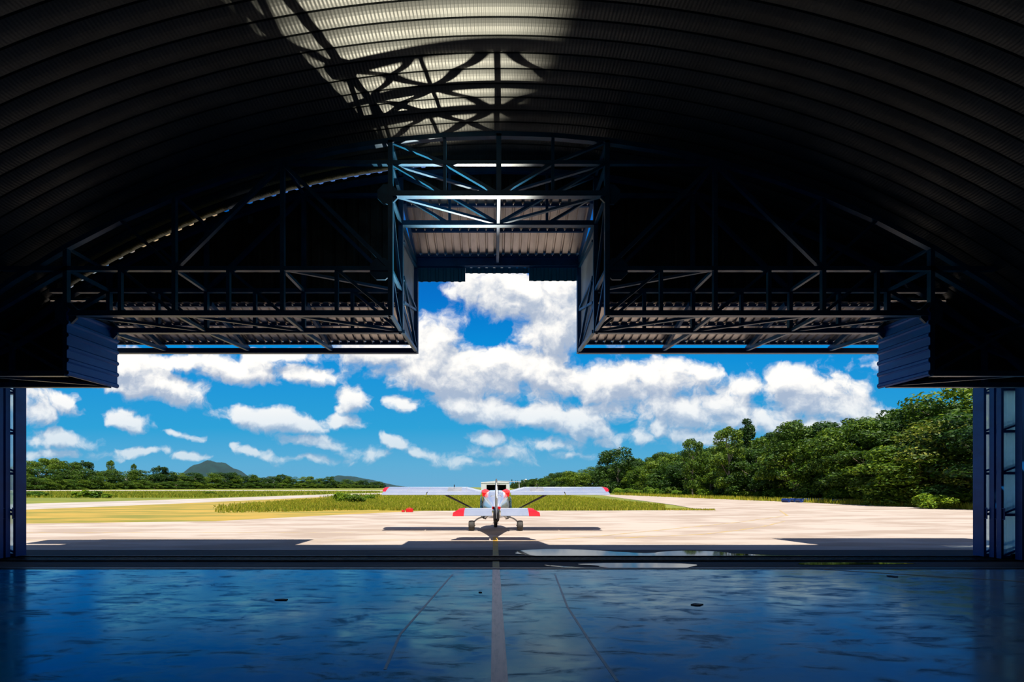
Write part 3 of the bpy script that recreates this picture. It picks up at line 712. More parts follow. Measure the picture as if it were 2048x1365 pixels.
# windscreen
ws = MB().add([(-.46, .62, 1.53), (.46, .62, 1.53), (.50, 1.10, 1.20), (-.50, 1.10, 1.20), (-.46, .60, 1.50), (.46, .60, 1.50), (.50, 1.06, 1.18), (-.50, 1.06, 1.18)], [(0,1,2,3),(7,6,5,4),(0,4,5,1),(1,5,6,2),(2,6,7,3),(3,7,4,0)])
ap(ws, 'windscreen', 'glass_dark', fus)
lb = MB()
for zz, wd in ((1.38, .2), (1.33, .16), (1.28, .14)): lb.box(-wd, wd, -1.18, -1.10, zz-.006, zz+.006)
# engine cooling louvres are hidden from here; spine ribs on the rear deck
ap(lb, 'deck_rib', 'aluminium_dull', fus)
def airfoil(xp, yl, yt, zl, zt, th, n=9):
    up, lo = [], []
    for i in range(n):
        t = i/(n-1); yy = yl+(yt-yl)*t; zb = zl+(zt-zl)*t
        h_ = th*(2.6*(math.sqrt(t)*.55-.30*t-.22*t*t+.0*t)+.04*(1-t))
        up.append((xp, yy, zb+max(.006, h_*1.15))); lo.append((xp, yy, zb-max(.006, h_*.35)))
    return up+lo[::-1]
for s in (-1, 1):
    wg = MB()
    secs = [(.52, .70, -.12, 1.50, 1.475, .11), (.80, .80, -.14, 1.56, 1.475, .15), (1.15, .88, -.16, 1.62, 1.47, .22), (2.6, .88, -.16, 1.62, 1.47, .22), (4.30, .88, -.16, 1.62, 1.47, .22)]
    wg.loft([airfoil(s*a, *r) for a, *r in secs]); wo_ = ap(wg, 'wing', 'aluminium', smooth=True)
    def patch(xa, xb, t0, t1, name, m):
        pm = MB(); pts = []
        for q in range(6):
            t_ = t0+(t1-t0)*q/5; y_ = .88-1.04*t_; zb_ = 1.62-.15*t_
            h_ = .22*(2.6*(math.sqrt(t_)*.55-.30*t_-.22*t_*t_)+.04*(1-t_)); pts.append((y_, zb_+max(.006, h_*1.15)))
        lo_ = [(s*xa, y_, z_-.01) for y_, z_ in pts]; hi_ = [(s*xb, y_, z_-.01) for y_, z_ in pts]
        lo2 = [(s*xa, y_, z_+.004) for y_, z_ in pts]; hi2 = [(s*xb, y_, z_+.004) for y_, z_ in pts]
        pm.loft([lo_+lo2[::-1], hi_+hi2[::-1]]); ap(pm, name, m, wo_)
    patch(1.35, 1.90, .42, .88, 'wing_walkway', 'aluminium_dull')
    for xx in (1.15, 2.62, 3.45): patch(xx, xx+.018, .30, .97, 'panel_seam', 'aluminium_dull')
    patch(1.15, 4.28, .955, .99, 'rear_spar_seam', 'dark_metal')
    fp = MB()
    for xa, xb in ((.58, 2.62), (2.66, 4.34)):
        fp.loft([airfoil(s*xa, -.20, -.60, 1.515, 1.405, .06, 6), airfoil(s*xb, -.20, -.60, 1.515, 1.405, .06, 6)])
    ap(fp, 'flaperon', 'aluminium', smooth=True)
    hb = MB()
    for xx in (1.3, 2.0, 2.64, 3.3, 3.9): hb.box(s*xx-.012, s*xx+.012, -.35, -.05, 1.42, 1.50)
    ap(hb, 'flaperon_hinge', 'dark_metal')
    tip = MB(); tip.loft([airfoil(s*4.30, .89, -.17, 1.62, 1.47, .225), airfoil(s*4.42, .86, .05, 1.63, 1.50, .17), airfoil(s*4.50, .80, .25, 1.66, 1.58, .08)])
    ap(tip, 'wing_tip', 'red_paint', smooth=True)
    rf = MB(); rf.loft([[(s*.20, -.50, 1.50), (s*.22, -.52, 1.46), (s*.50, -.55, 1.33), (s*.53, -.55, 1.50), (s*.40, -.50, 1.58)],
                        [(s*.20, .3, 1.54), (s*.25, .3, 1.50), (s*.52, .3, 1.38), (s*.57, .3, 1.56), (s*.42, .3, 1.64)]])
    ap(rf, 'root_fairing', 'red_paint')
    for dy, dx in ((.50, .0), (.05, .10)):
        st_ = MB().path([(s*(.54), .35 if dy > .3 else .1, .66), (s*(2.22-dx*1.6), dy, 1.47)], .026, 8); ap(st_, 'wing_strut', 'strut_black')
    v_ = MB().path([(s*1.65, .25, 1.70), (s*1.65, .25, 1.80)], .018, 8); ap(v_, 'fuel_vent', 'dark_metal')
    # landing gear
    pts = []
    for i in range(9):
        t = i/8; pts.append((s*(.36+.54*math.sin(t*pi/2*.98)), -.05, .545-.345*(1-math.cos(t*pi/2))))
    ap(MB().path(pts, [.032-.008*i/8 for i in range(9)], 8), 'gear_leg', 'aluminium_dull', smooth=True)
    wh = MB().lathe([(-.07, .09), (-.105, .12), (-.115, .16), (-.09, .188), (-.04, .198), (.04, .198), (.09, .188), (.115, .16), (.105, .12), (.07, .09)], (s*.945, -.05, .198), 'X', 32)
    wo2 = ap(wh, 'wheel', 'rubber', smooth=True)
    ap(MB().lathe([(-.075, .04), (-.075, .088), (.075, .088), (.075, .04)], (s*.945, -.05, .198), 'X', 20), 'hub', 'aluminium_dull', wo2)
    ap(MB().path([(s*.80, -.05, .198), (s*1.07, -.05, .198)], .018, 8), 'axle', 'dark_metal', wo2)
    # step and cabin steps on the belly
    stp = MB().path([(s*.12, -1.2, .84), (s*.26, -1.0, .68), (s*.40, -.8, .56)], [.05, .045, .05], 8); ap(stp, 'gear_brace', 'aluminium_dull', smooth=True)
    ap(MB().path([(s*.36, -.8, .54), (s*.46, -.8, .545), (s*.54, -.78, .61)], [.05, .035, .012], 8), 'foot_step', 'dark_metal', smooth=True)
    # tailplane
    ts = [(.12, -2.82, -3.28, .985, .94, .07), (1.02, -2.82, -3.28, .985, .94, .07)]
    sp = MB(); sp.loft([airfoil(s*a, b_-.0, c_, z_, z2, t_, 7) for a, b_, c_, z_, z2, t_ in ts]); ap(sp, 'tailplane', 'aluminium', smooth=True)
    ev = MB(); ev.loft([airfoil(s*.14, -3.27, -3.62, .965, .80, .04, 6), airfoil(s*1.02, -3.27, -3.62, .965, .80, .04, 6)]); ap(ev, 'elevator', 'aluminium', smooth=True)
    tt = MB(); tt.loft([airfoil(s*1.02, -2.82, -3.27, .985, .96, .072, 7), airfoil(s*1.14, -2.86, -3.27, .985, .96, .06, 7), airfoil(s*1.22, -3.0, -3.27, .985, .96, .03, 7)])
    tt.loft([airfoil(s*1.02, -3.27, -3.63, .965, .795, .042, 6), airfoil(s*1.24, -3.27, -3.63, .965, .795, .042, 6), airfoil(s*1.37, -3.45, -3.63, .89, .795, .02, 6)])
    ap(tt, 'tailplane_tip', 'red_paint', smooth=True)
    ap(MB().box(min(s*.05, s*.14), max(s*.05, s*.14), -3.1, -2.8, .98, 1.06), 'tail_fairing', 'red_paint')
def finring(z, yl, yt, th): return [(0, yl, z), (th, yl-.12*(yl-yt), z), (th, yl-.5*(yl-yt), z), (.004, yt, z), (-.004, yt, z), (-th, yl-.5*(yl-yt), z), (-th, yl-.12*(yl-yt), z)]
ap(MB().loft([finring(.82, -2.75, -3.30, .045), finring(1.5, -2.98, -3.32, .04), finring(1.93, -3.15, -3.34, .032)]), 'fin', 'aluminium_dull', smooth=True)
ap(MB().loft([finring(.72, -3.32, -3.72, .03), finring(1.4, -3.33, -3.70, .03), finring(1.96, -3.35, -3.66, .024)]), 'rudder', 'aluminium_dull', smooth=True)
ap(MB().loft([ring(-3.3, .09, .66, 1.04, 3), ring(-3.55, .10, .60, .98, 3), ring(-3.62, .05, .66, .9, 2)]), 'tail_cone', 'dark_metal', smooth=True)
ap(MB().path([(.09, -1.2, 1.45), (.11, -1.3, 1.86)], .008, 6), 'antenna', 'dark_metal')
nw = MB().lathe([(-.05, .09), (-.075, .13), (-.07, .165), (-.03, .18), (.03, .18), (.07, .165), (.075, .13), (.05, .09)], (0, 1.42, .18), 'X', 28)
ap(nw, 'nose_wheel', 'rubber', smooth=True)
nf = MB().path([(0, 1.40, .38), (0, 1.32, .66)], .035, 10); nf.box(-.10, .10, 1.36, 1.44, .36, .40)
for s in (-1, 1): nf.box(s*.09-.008, s*.09+.008, 1.38, 1.44, .17, .38)
nf.path([(-.13, 1.42, .18), (.13, 1.42, .18)], .012, 8)
ap(nf, 'nose_leg', 'strut_black')
ap(MB().box(-.03, .03, -2.2, -.9, .50, .62), 'keel_strake', 'dark_metal')
ap(MB().lathe([(2.0, .15), (2.1, .13), (2.2, .08), (2.26, .01)], (0, 0, .86), 'Y', 20), 'spinner', 'red_paint', smooth=True)
pr = MB()
for s in (-1, 1):
    pr.loft([[(-.05, 2.08, .86+s*.05), (0, 2.05, .86+s*.05), (.05, 2.09, .86+s*.05), (0, 2.11, .86+s*.05)], [(-.07, 2.06, .86+s*.4), (0, 2.05, .86+s*.4), (.07, 2.10, .86+s*.4), (0, 2.1, .86+s*.4)], [(-.03, 2.07, .86+s*.66), (0, 2.06, .86+s*.66), (.03, 2.09, .86+s*.66), (0, 2.09, .86+s*.66)]])
ap(pr, 'propeller', 'strut_black')

# ------------------------------------------------------------------ small things outside
gx, gy = G(819, 1025)
can = empty('fuel_can', (gx, gy, 0), 'large red fuel can on the edge of the apron left of the aircraft', 'fuel can', 'red fuel cans')
bd = MB().box(gx-.24, gx+.24, gy-.12, gy+.12, 0, .24).build('body', 'red_paint', can, bevel=.03)
MB().beam((gx-.1, gy, .30), (gx+.1, gy, .30), .03).beam((gx-.1, gy, .24), (gx-.1, gy, .30), .03).beam((gx+.1, gy, .24), (gx+.1, gy, .30), .03).build('handle', 'red_paint', can)
MB().lathe([(0, .03), (.05, .03)], (gx+.18, gy, .24), 'Z', 10).build('cap', 'dark_metal', can)
gx, gy = G(806.5, 1025)
can = empty('fuel_can', (gx, gy, 0), 'small red fuel can beside the large red one', 'fuel can', 'red fuel cans')
MB().box(gx-.10, gx+.10, gy-.1, gy+.1, 0, .14).build('body', 'red_paint', can, bevel=.02)
MB().lathe([(0, .03), (.04, .03)], (gx, gy, .14), 'Z', 10).build('cap', 'dark_metal', can)

def drum(X, Y, a, label):
    root = empty('steel_drum', (X, Y, .22), label, 'drum', 'dark blue drums lying in the grass')
    mb = MB().lathe([(-.42, .19), (-.42, .22), (-.40, .215), (-.15, .215), (-.14, .225), (-.13, .215), (.13, .215), (.14, .225), (.15, .215), (.40, .215), (.42, .22), (.42, .19)], (0, 0, 0), 'Y', 20)
    o = mb.build('body', 'drum_blue', None, smooth=True); o.parent = root
    o = MB().lathe([(-.425, .03), (-.44, .03)], (.1, 0, .05), 'Y', 8).build('bung', 'bolt_metal', None); o.parent = root
    root.rotation_euler.z = a
dn = ('first from the left', 'second from the left', 'third from the left', 'fourth from the left', 'fifth from the left', 'sixth from the left', 'last of the long row')
for i, pxx in enumerate((1572, 1586, 1599, 1613, 1627, 1638, 1650)):
    gx, gy = G(pxx, 1005+R.uniform(-.6, .6)); drum(gx, gy, R.uniform(-.2, .3), 'dark blue drum lying under the trees, '+dn[i])
for i, pxx in enumerate((1674, 1686)):
    gx, gy = G(pxx, 1007); drum(gx, gy, .3+i*.5, ('dark blue drum apart from the row, left of the pale trunk', 'dark blue drum touching the foot of the pale trunk')[i])

# distant white hangar
D = 150.0
wh = empty('white_hangar', (0.4, D, 0), 'white hangar with a dark open doorway beyond the aircraft', 'building')
def dpx(a): return (a-VX)*D/F
x0, x1 = dpx(962), dpx(1018)
o = MB(); o.box(x0, dpx(973), D, D+12, 0, 3.0).box(dpx(1012.5), x1, D, D+12, 0, 3.0).box(dpx(973), dpx(1012.5), D, D+.5, 2.5, 3.0).box(x0, x1, D+11.5, D+12, 0, 3.0)
o.add([(x0, D-.1, 3.0), (x1, D-.1, 3.0), (x1, D-.1, 3.35), (.4, D-.1, 3.75), (x0, D-.1, 3.35), (x0, D+12, 3.0), (x1, D+12, 3.0), (x1, D+12, 3.35), (.4, D+12, 3.75), (x0, D+12, 3.35)],
      [(0,1,2,3,4), (9,8,7,6,5), (2,7,8,3), (3,8,9,4), (0,4,9,5), (1,6,7,2)])
o.build('wall', 'white_wall', wh)
MB().box(dpx(973), dpx(1012.5), D+8, D+8.3, 0, 2.5).build('gloom_panel', 'doorway_gloom', wh)  # black sheet stands in for the shade behind the open doorway
D2 = 230
b2 = empty('shelter', (8, D2, 0), 'low grey roofed shelter behind the white hangar', 'building')
MB().add([(2, D2, 5.0), (14, D2, 4.6), (14, D2+8, 4.6), (2, D2+8, 5.0), (2, D2, 4.7), (14, D2, 4.3), (14, D2+8, 4.3), (2, D2+8, 4.7)], [(0,1,2,3),(7,6,5,4),(0,4,5,1),(1,5,6,2),(2,6,7,3),(3,7,4,0)]).build('roof', 'roof_grey', b2)
for xx in (3, 8, 13): MB().box(xx-.15, xx+.15, D2+.5, D2+.8, 0, 4.5).build('column', 'white_wall', b2)
hz = 420
tag(MB().box((1048-VX)*hz/F, (1056-VX)*hz/F, hz, hz+4, 0, 7.5).add([((1046-VX)*hz/F, hz, 7.5), ((1058-VX)*hz/F, hz, 7.5), ((1052-VX)*hz/F, hz+2, 9.5), ((1046-VX)*hz/F, hz+4, 7.5), ((1058-VX)*hz/F, hz+4, 7.5)], [(0,1,2),(1,4,2),(4,3,2),(3,0,2),(0,3,4,1)]).build('house', 'white_wall'), 'tiny white house among the distant trees right of the aircraft', 'building')

# distant hills
def hill(px, top, Y, half_l, half_r, label, bumps=()):
    X0 = (px-VX)*Y/F; Hh = H+(VY-top)*Y/F; a = half_l*Y/F; b = half_r*Y/F
    mb = MB(); nx, ny = 90, 24
    rr = random.Random(int(px))
    for j in range(ny+1):
        for i in range(nx+1):
            X = -a*1.5+(a+b)*1.5*i/nx; V_ = -1+2*j/ny
            t = X/(a if X < 0 else b)
            h_ = Hh*max(0, math.exp(-2.2*t*t)-.03)+sum(Hh*k*math.exp(-((t-c_)/w_)**2) for c_, k, w_ in bumps)
            h_ *= (1-V_*V_)**.8
            h_ += rr.uniform(-1, 1)*Hh*.012+Hh*.03*math.sin(i*.45+j)*math.exp(-t*t)
            mb.v.append((X0+X, Y+V_*a*1.2, h_-1))
    for j in range(ny):
        for i in range(nx): q = j*(nx+1)+i; mb.f.append((q, q+1, q+nx+2, q+nx+1))
    return tag(mb.build('hill', 'hazy_hill', smooth=True), label, 'hill')
hill(423, 921, 2400, 70, 105, 'rounded dark hill with blue haze in its colour, above the left treeline')
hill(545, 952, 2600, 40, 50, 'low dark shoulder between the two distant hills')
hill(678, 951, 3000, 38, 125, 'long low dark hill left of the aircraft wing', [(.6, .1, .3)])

# ------------------------------------------------------------------ vegetation
def leaves(mb, pts, size, rr, up=.5):
    for (p, nrm) in pts:
        nv = Vector(nrm)+Vector((rr.gauss(0, .55), rr.gauss(0, .55), rr.gauss(0, .55)+up*.6)); nv.normalize()
        a = nv.orthogonal().normalized(); a.rotate(Matrix.Rotation(rr.uniform(0, 6.28), 3, nv)); b = nv.cross(a)
        s1 = size*rr.uniform(.6, 1.3); s2 = s1*rr.uniform(.45, .7)
        p = Vector(p)
        mb.add([p-a*s1*.5, p-b*s2*.5+a*s1*.05, p+a*s1*.6-nv*s1*.12, p+b*s2*.5+a*s1*.05], [(0, 1, 2, 3)])
def blob_pts(c_, r, n, rr, flat=1.0):
    out = []
    for _ in range(n):
        z = rr.uniform(-.75, 1); t = rr.uniform(0, 6.283); q = math.sqrt(max(0, 1-z*z)); k = rr.uniform(.72, 1.06)
        nv = (q*math.cos(t), q*math.sin(t), z)
        out.append(((c_[0]+nv[0]*r*k, c_[1]+nv[1]*r*k, c_[2]+nv[2]*r*k*flat), nv))
    return out
def crown_mesh(seed, shape, nblob, nleaf, size):
    """unit tree: height 1, crown within radius ~.35"""
    rr = random.Random(seed); mb = MB(); bl = []
    for i in range(nblob):
        if shape == 'cone':
            z = rr.uniform(.18, .93); rad = .21*(1.05-z)**.7+.02
        elif shape == 'round':
            z = rr.uniform(.20, .90); rad = .33*math.sqrt(max(.05, 1-((z-.50)/.46)**2))
        elif shape == 'full':
            z = rr.uniform(.06, .88); rad = .36*math.sqrt(max(.05, 1-((z-.38)/.58)**2))
        elif shape == 'umbrella':
            z = rr.uniform(.62, .86); rad = .62*math.sqrt(max(.05, 1-((z-.58)/.36)**2))
        elif shape == 'open':
            z = rr.uniform(.16, .93); rad = .25*math.sqrt(max(.05, 1-((z-.50)/.48)**2))
        t = rr.uniform(0, 6.283); q = rad*math.sqrt(rr.uniform(.15, 1))
        br_ = rr.uniform(.065, .12)*(1.15 if shape in ('full', 'umbrella') else (.8 if shape in ('cone', 'open') else 1.0))
        bl.append((q*math.cos(t), q*math.sin(t), z, br_))
    if shape in ('cone', 'open', 'round'): bl.append((0, 0, .93, .055))
    tot = sum(b[3]**2 for b in bl)
    for b in bl:
        leaves(mb, blob_pts(b[:3], b[3], int(nleaf*b[3]**2/tot), rr, .75 if shape != 'umbrella' else .5), size, rr)
    tr = MB(); base = .028 if shape != 'umbrella' else .04
    top = {'cone': .85, 'round': .6, 'full': .55, 'umbrella': .55, 'open': .8}[shape]
    tr.path([(0, 0, -.02), (rr.uniform(-.01, .01), 0, top*.35), (rr.uniform(-.02, .02), rr.uniform(-.01, .01), top*.7), (0, 0, top)], [base*.7, base*.5, base*.36, base*.15], 8)
    for b in sorted(bl, key=lambda q: rr.random())[:9]:
        z0 = max(.12, min(top*.8, b[2]*.6)); tr.path([(0, 0, z0), (b[0]*.5, b[1]*.5, (z0+b[2])/2-.01), b[:3]], [base*.28, base*.2, base*.08], 5)
    return mb, tr
PRO = {}
def proto(key, seed, shape, nblob, nleaf, size, m):
    a, b = crown_mesh(seed, shape, nblob, nleaf, size)
    out = []
    for mb_, nm, mm in ((a, 'crown', m), (b, 'trunk', 'bark')):
        me = bpy.data.meshes.new(key+'_'+nm); me.from_pydata(mb_.v, [], mb_.f); me.materials.append(M[mm]); out.append(me)
    PRO[key] = out
proto('cone', 1, 'cone', 46, 7500, .030, 'leaf_dark')
proto('open', 2, 'open', 56, 8500, .028, 'leaf_mid')
proto('round', 3, 'round', 46, 9500, .028, 'leaf_mid')
proto('round_b', 4, 'round', 40, 9000, .030, 'leaf_dark')
proto('full', 5, 'full', 60, 12000, .030, 'leaf_mid')
proto('full_b', 6, 'full', 55, 11000, .032, 'leaf_dark')
proto('full_c', 9, 'full', 62, 12000, .028, 'leaf_mid')
proto('pale', 7, 'full', 60, 11000, .026, 'leaf_yellow')
proto('umbrella', 8, 'umbrella', 44, 9000, .030, 'leaf_mid')
def tree(key, X, Y, Z, h, wd, label, group=None, rot=None):
    root = empty('tree', (X, Y, Z), label, 'tree', group)
    rot = R.uniform(0, 6.28) if rot is None else rot
    for me, nm in zip(PRO[key], ('crown', 'trunk')):
        o = bpy.data.objects.new(nm, me); COL.objects.link(o); o.parent = root
    root.scale = (wd/.70, wd/.70, h); root.rotation_euler.z = rot
    return root
def hz_(X, Y):
    d = max(0, X-39)
    return 4.2*(1-math.exp(-d/16))+.055*d*min(1, 60/max(Y, 30)*1.6)
# hillside terrain behind the right treeline
mb = MB(); NXh, NYh = 30, 50
for j in range(NYh+1):
    for i in range(NXh+1):
        X = 37+ (i/NXh)**1.5*160; Y = 18+(j/NYh)**1.6*900; mb.v.append((X+(-.02*max(0, Y-300) if i == 0 else 0), Y, hz_(X, Y)-.05 if i else -.3))
for j in range(NYh):
    for i in range(NXh): q = j*(NXh+1)+i; mb.f.append((q, q+1, q+NXh+2, q+NXh+1))
struct(mb.build('hillside', 'forest_floor', smooth=True), 'wooded slope rising on the right')

# individual trees along the right edge of the apron
SP = [
 ('open', 36.2, 70, 11.4, 6.2, 'tall open tree with a slim pale trunk beside the right taxiway', .3),
 ('cone', 41.5, 75, 12.7, 6.4, 'dark pointed tree right behind the slim pale-trunked tree', 0),
 ('open', 35.0, 80, 10.6, 5.0, 'brownish narrow open tree left of the pointed dark tree', 1.2),
 ('round', 38.4, 57.5, 10.6, 7.6, 'large bushy tree behind the row of blue drums', .7),
 ('round', 40.0, 51.4, 9.4, 7.6, 'spreading tree with a pale trunk next to the last drums', 2.0),
 ('pale', 40.2, 39.5, 7.6, 9.0, 'pale yellow-green tree beside the right sliding doors', .5),
 ('full', 46.5, 43.5, 11.2, 11, 'tallest bushy tree at the right edge of the opening', 1.5),
 ('full_b', 44.5, 47.5, 9.4, 9.5, 'dense dark tree left of the tallest right-hand tree', 2.6),
 ('full_b', 36.0, 131, 13.6, 12, 'tall dark tree where the right treeline begins to drop', .1),
]
for k_, X, Y, h_, wd, lb_, ro in SP: tree(k_, X, Y, max(-.02, hz_(X, Y)-.1), h_, wd, lb_, None, ro)
kinds = ['full', 'full_b', 'full_c', 'round', 'round_b', 'full_b', 'full']
gl = {0: 'leafy green tree in the front row of the right-hand wood', 1: 'leafy tree on the slope behind the front row', 2: 'distant tree on the wooded ridge sloping down behind the aircraft'}
gg = {0: 'front row of the right-hand wood', 1: 'trees on the right-hand slope', 2: 'trees of the far right ridge'}
Y = 33.0
while Y < 150:
    X = 39.2+R.uniform(-.6, 1.4)
    h_ = R.uniform(5.2, 7.8)+(Y/150)*2.6
    tree(R.choice(kinds), X, Y, hz_(X, Y)-.1, h_, R.uniform(7, 9), gl[0], gg[0]); Y += R.uniform(3.9, 5.2)
for X0, sp, hh in ((45, 5.5, 9.0), (53, 7, 9.0), (63, 9, 9.5), (76, 12, 9.5)):
    Y = X0*.95-7
    while Y < 150+X0:
        X = X0+R.uniform(-2, 2); h_ = hh+R.uniform(-1.6, 1.2)
        tree(R.choice(kinds), X, Y, hz_(X, Y)-.2, h_, R.uniform(7.5, 10), gl[1], gg[1]); Y += sp*R.uniform(.8, 1.25)
for X0, sp in ((36, 10), (48, 14), (64, 20)):
    Y = 152+X0
    while Y < 620:
        X = X0-(Y-150)*.018+R.uniform(-3, 3)
        tree(R.choice(kinds), X, Y, hz_(X, min(Y, 200))-.3, R.uniform(8, 11)*(1-.30*(Y-150)/450), R.uniform(11, 15), gl[2], gg[2]); Y += sp*R.uniform(.8, 1.2)*(1+Y/500)
# cypresses by the far hangar
for i in range(5):
    Yc = 260; tree('cone', (1024+i*3.8+(4 if i > 3 else 0)-VX)*Yc/F, Yc, 0, R.uniform(4.6, 6.6), 1.5, 'small dark pointed tree behind the white hangar', 'pointed trees by the far hangar')

# undergrowth bushes
def bushproto(key, seed, n, size, m):
    rr = random.Random(seed); mb = MB()
    for i in range(14):
        t = rr.uniform(0, 6.28); q = .38*math.sqrt(rr.random()); z = rr.uniform(.2, .75)*(1-.5*q)
        leaves(mb, blob_pts((q*math.cos(t), q*math.sin(t), z), rr.uniform(.13, .24), n//14, rr), size, rr)
    me = bpy.data.meshes.new(key); me.from_pydata(mb.v, [], mb.f); me.materials.append(M[m]); PRO[key] = me
bushproto('bush', 21, 2600, .075, 'leaf_bright'); bushproto('bush_b', 22, 2600, .08, 'leaf_mid'); bushproto('bush_big', 23, 1100, .15, 'leaf_bright')
def bush(key, X, Y, w_, h_, label, group=None):
    o = bpy.data.objects.new('bush', PRO[key]); COL.objects.link(o); o.location = (X, Y, -.03); o.scale = (w_, w_*.9, h_); o.rotation_euler.z = R.uniform(0, 6.28)
    tag(o, label, 'bush', group)
Y = 36
while Y < 120:
    X = 37.6-max(0, (Y-62))*.10+R.uniform(-.3, .9)
    bush(R.choice(['bush', 'bush_b', 'bush']), X, Y, R.uniform(2.0, 4), R.uniform(1.2, 2.4), 'bright green undergrowth bush at the foot of the right-hand trees', 'undergrowth below the right-hand wood'); Y += R.uniform(1.6, 2.6)
bush('bush', 34.9, 35.6, 3.2, 1.5, 'rounded bright bush nearest the right sliding doors')
for a, b, w_, h_, lb_, k_ in ((62, 995, 5.5, 1.25, 'low bush by the taxiway at the left edge of the opening', 'bush'), (165, 997, 2.6, 1.5, 'broad-leaved bush left of centre in a clump by the left taxiway', 'bush_big'),
        (190, 996.5, 3.0, 1.35, 'broad-leaved bush in the middle of the clump by the left taxiway', 'bush_big'), (214, 997, 1.8, .9, 'small broad-leaved bush at the right end of the clump', 'bush_big'),
        (690, 1005, 2.6, 1.5, 'taller leafy bush at the end of the rough grass left of the wing', 'bush'), (712, 1007, 2.2, 1.2, 'lower leafy bush touching the taller one left of the wing', 'bush_b'),
        (735, 1000, 2.2, .9, 'small bush close to the red left wing tip', 'bush'), (420, 990, 3, 1.0, 'small lone bush in the far left grass', 'bush_b')):
    gx, gy = G(a, b); bush(k_, gx, gy, w_, h_, lb_)

# left treeline
lg = 'trees of the far left treeline'; ll = 'dark green tree in the long far left treeline'
def at_px(px, Y): return ((px-VX)*Y/F, Y)
def left_Y(px): return 265+max(0, px-60)*.55
px = -20.0; i = 0
while px < 770:
    Yl = left_Y(px)+R.uniform(-4, 4); top = 933+(px-60)*.041+R.uniform(-6, 5)
    if px > 700: top += 4
    h_ = max(4.5, H+(VY-top)*Yl/F)
    X, Y = at_px(px, Yl); tree(R.choice(['full_b', 'full_b', 'full', 'full_c']), X, Y, -.1, h_, h_*R.uniform(.95, 1.25), ll, lg)
    px += h_*.62*F/Yl*R.uniform(.75, 1.2)
px = -20.0
while px < 760:   # lower hedge of scrub in front
    Yl = left_Y(px)-10; X, Y = at_px(px, Yl); h_ = R.uniform(6, 9)*(1 if px < 650 else .8)
    tree(R.choice(['full', 'full_c']), X, Y, -.6, h_, h_*1.7, 'lower bright tree at the front of the far left treeline', 'front trees of the far left treeline'); px += R.uniform(10, 17)
for k_, p_, tp, wpx, lb_ in (('umbrella', 92, 911, 62, 'umbrella-crowned tree, tallest at the left end of the far treeline'), ('umbrella', 133, 917, 46, 'second flat-crowned tree beside the tallest left one'),
                            ('open', 222, 920, 24, 'thin open tree standing above the left treeline'), ('open', 268, 927, 16, 'small spiky tree standing clear above the left treeline'),
                            ('round_b', 318, 931, 34, 'round dark tree standing up left of the rounded hill'), ('round_b', 165, 920, 40, 'dense round tree right of the flat-crowned pair'),
                            ('round_b', 470, 944, 26, 'round tree in front of the right slope of the rounded hill'), ('round_b', 565, 948, 24, 'dark round tree midway between the two hills'), ('open', 623, 953, 16, 'wispy tree left of the long low hill')):
    Yl = left_Y(p_)+6; X, Y = at_px(p_, Yl); tree(k_, X, Y, 0, H+(VY-tp)*Yl/F+.3, wpx*Yl/F*(.62 if k_ == 'umbrella' else 1), lb_)

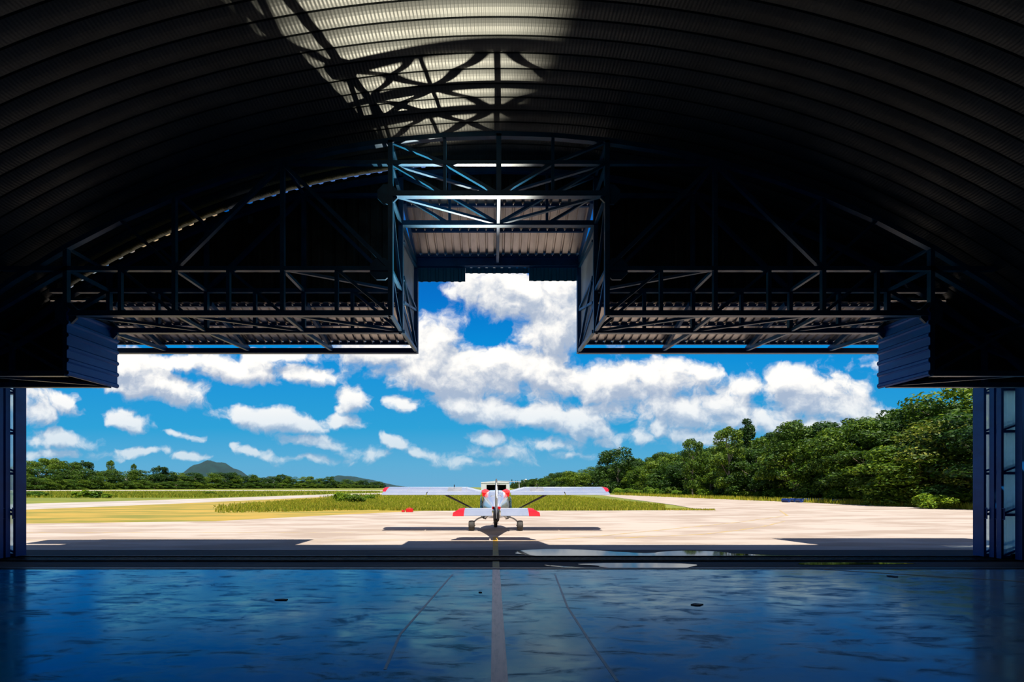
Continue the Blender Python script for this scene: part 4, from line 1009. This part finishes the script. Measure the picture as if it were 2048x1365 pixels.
# ------------------------------------------------------------------ grass blades
def grass(name, poly_fn, n, h0, h1, label, seed, wd=.035):
    rr = random.Random(seed); mb = MB()
    k = 0
    while k < n:
        p = poly_fn(rr)
        if p is None: continue
        X, Y = p; a = rr.uniform(0, 6.28); hh = rr.uniform(h0, h1); w_ = wd*rr.uniform(.6, 1.4)*(1+Y/60)
        dx, dy = math.cos(a)*w_, math.sin(a)*w_; lx, ly = rr.uniform(-.3, .3)*hh, rr.uniform(-.3, .3)*hh
        mb.add([(X-dx, Y-dy, -.03), (X+dx, Y+dy, -.03), (X+lx, Y+ly, hh)], [(0, 1, 2)]); k += 1
    o = mb.build(name, 'grass_blade'); tag(o, label, 'grass', None, 'stuff')
def zone_mid(rr):
    a, b = rr.uniform(425, 1330), 1021.5-31*rr.random()**1.3
    X, Y = G(a, b)
    if a < 760 and b > 1026-(a-425)*.03: return None
    if X > 15.4 or (X > 8 and Y > 33 and X > 15.4+(Y-35)*.09): return None
    if X < -17 and Y < 28: return None
    if X < -26: return None
    if rr.random() > max(.02, min(1, (a-440)/300)): return None
    lim = 33.2 if X > -4.9 else 33.2+(-4.9-X)*1.1
    if X < -6 and Y < 30+(X+14)*-.1: return None
    return (X, max(Y, 33.1)) if X > -4.9 else (X, Y) if Y > 32.9 else None
grass('tall_grass', zone_mid, 60000, .06, .30, 'tall yellow-green grass growing behind the aircraft', 3)
def zone_left(rr):
    a = rr.uniform(430, 760); t = (a-430)/330
    if rr.random() > .12+t: return None
    b = rr.uniform(1003-6*t, 1027-7*t) if rr.random() < .75 else rr.uniform(1000, 1018)
    X, Y = G(a, b); 
    if b < 1016-.075*(a-430)-2: return None
    return (X, Y)
grass('rough_grass', zone_left, 9000, .06, .28, 'rough reddish green grass tufts left of the wing tip', 4)
def zone_right(rr):
    a = rr.uniform(1230, 1960); Y = 1e9
    b = 990+(a-1220)*.0405+rr.uniform(-3.2, .2); X, Y = G(a, b)
    return (X, Y)
grass('verge_grass', zone_right, 12000, .15, .6, 'yellow-green grass verge below the right-hand trees', 5)
def zone_tip(rr):
    t = rr.random(); a = 1100+t*330; b = 1021.5-rr.random()*(7-t*6); 
    X, Y = G(a, b); return (X, Y)
grass('sparse_grass', zone_tip, 1800, .05, .16, 'sparse low weeds creeping over the apron edge', 6)
def zone_far(rr):
    a = rr.uniform(40, 760); b = rr.uniform(983.5, 996); X, Y = G(a, b)
    if -50+((Y-47)*.16) < X < -26+((Y-100)*.1): return None
    return (X, Y)
grass('meadow_grass', zone_far, 14000, .15, .55, 'green meadow grass between taxiway and far runway', 8, .05)
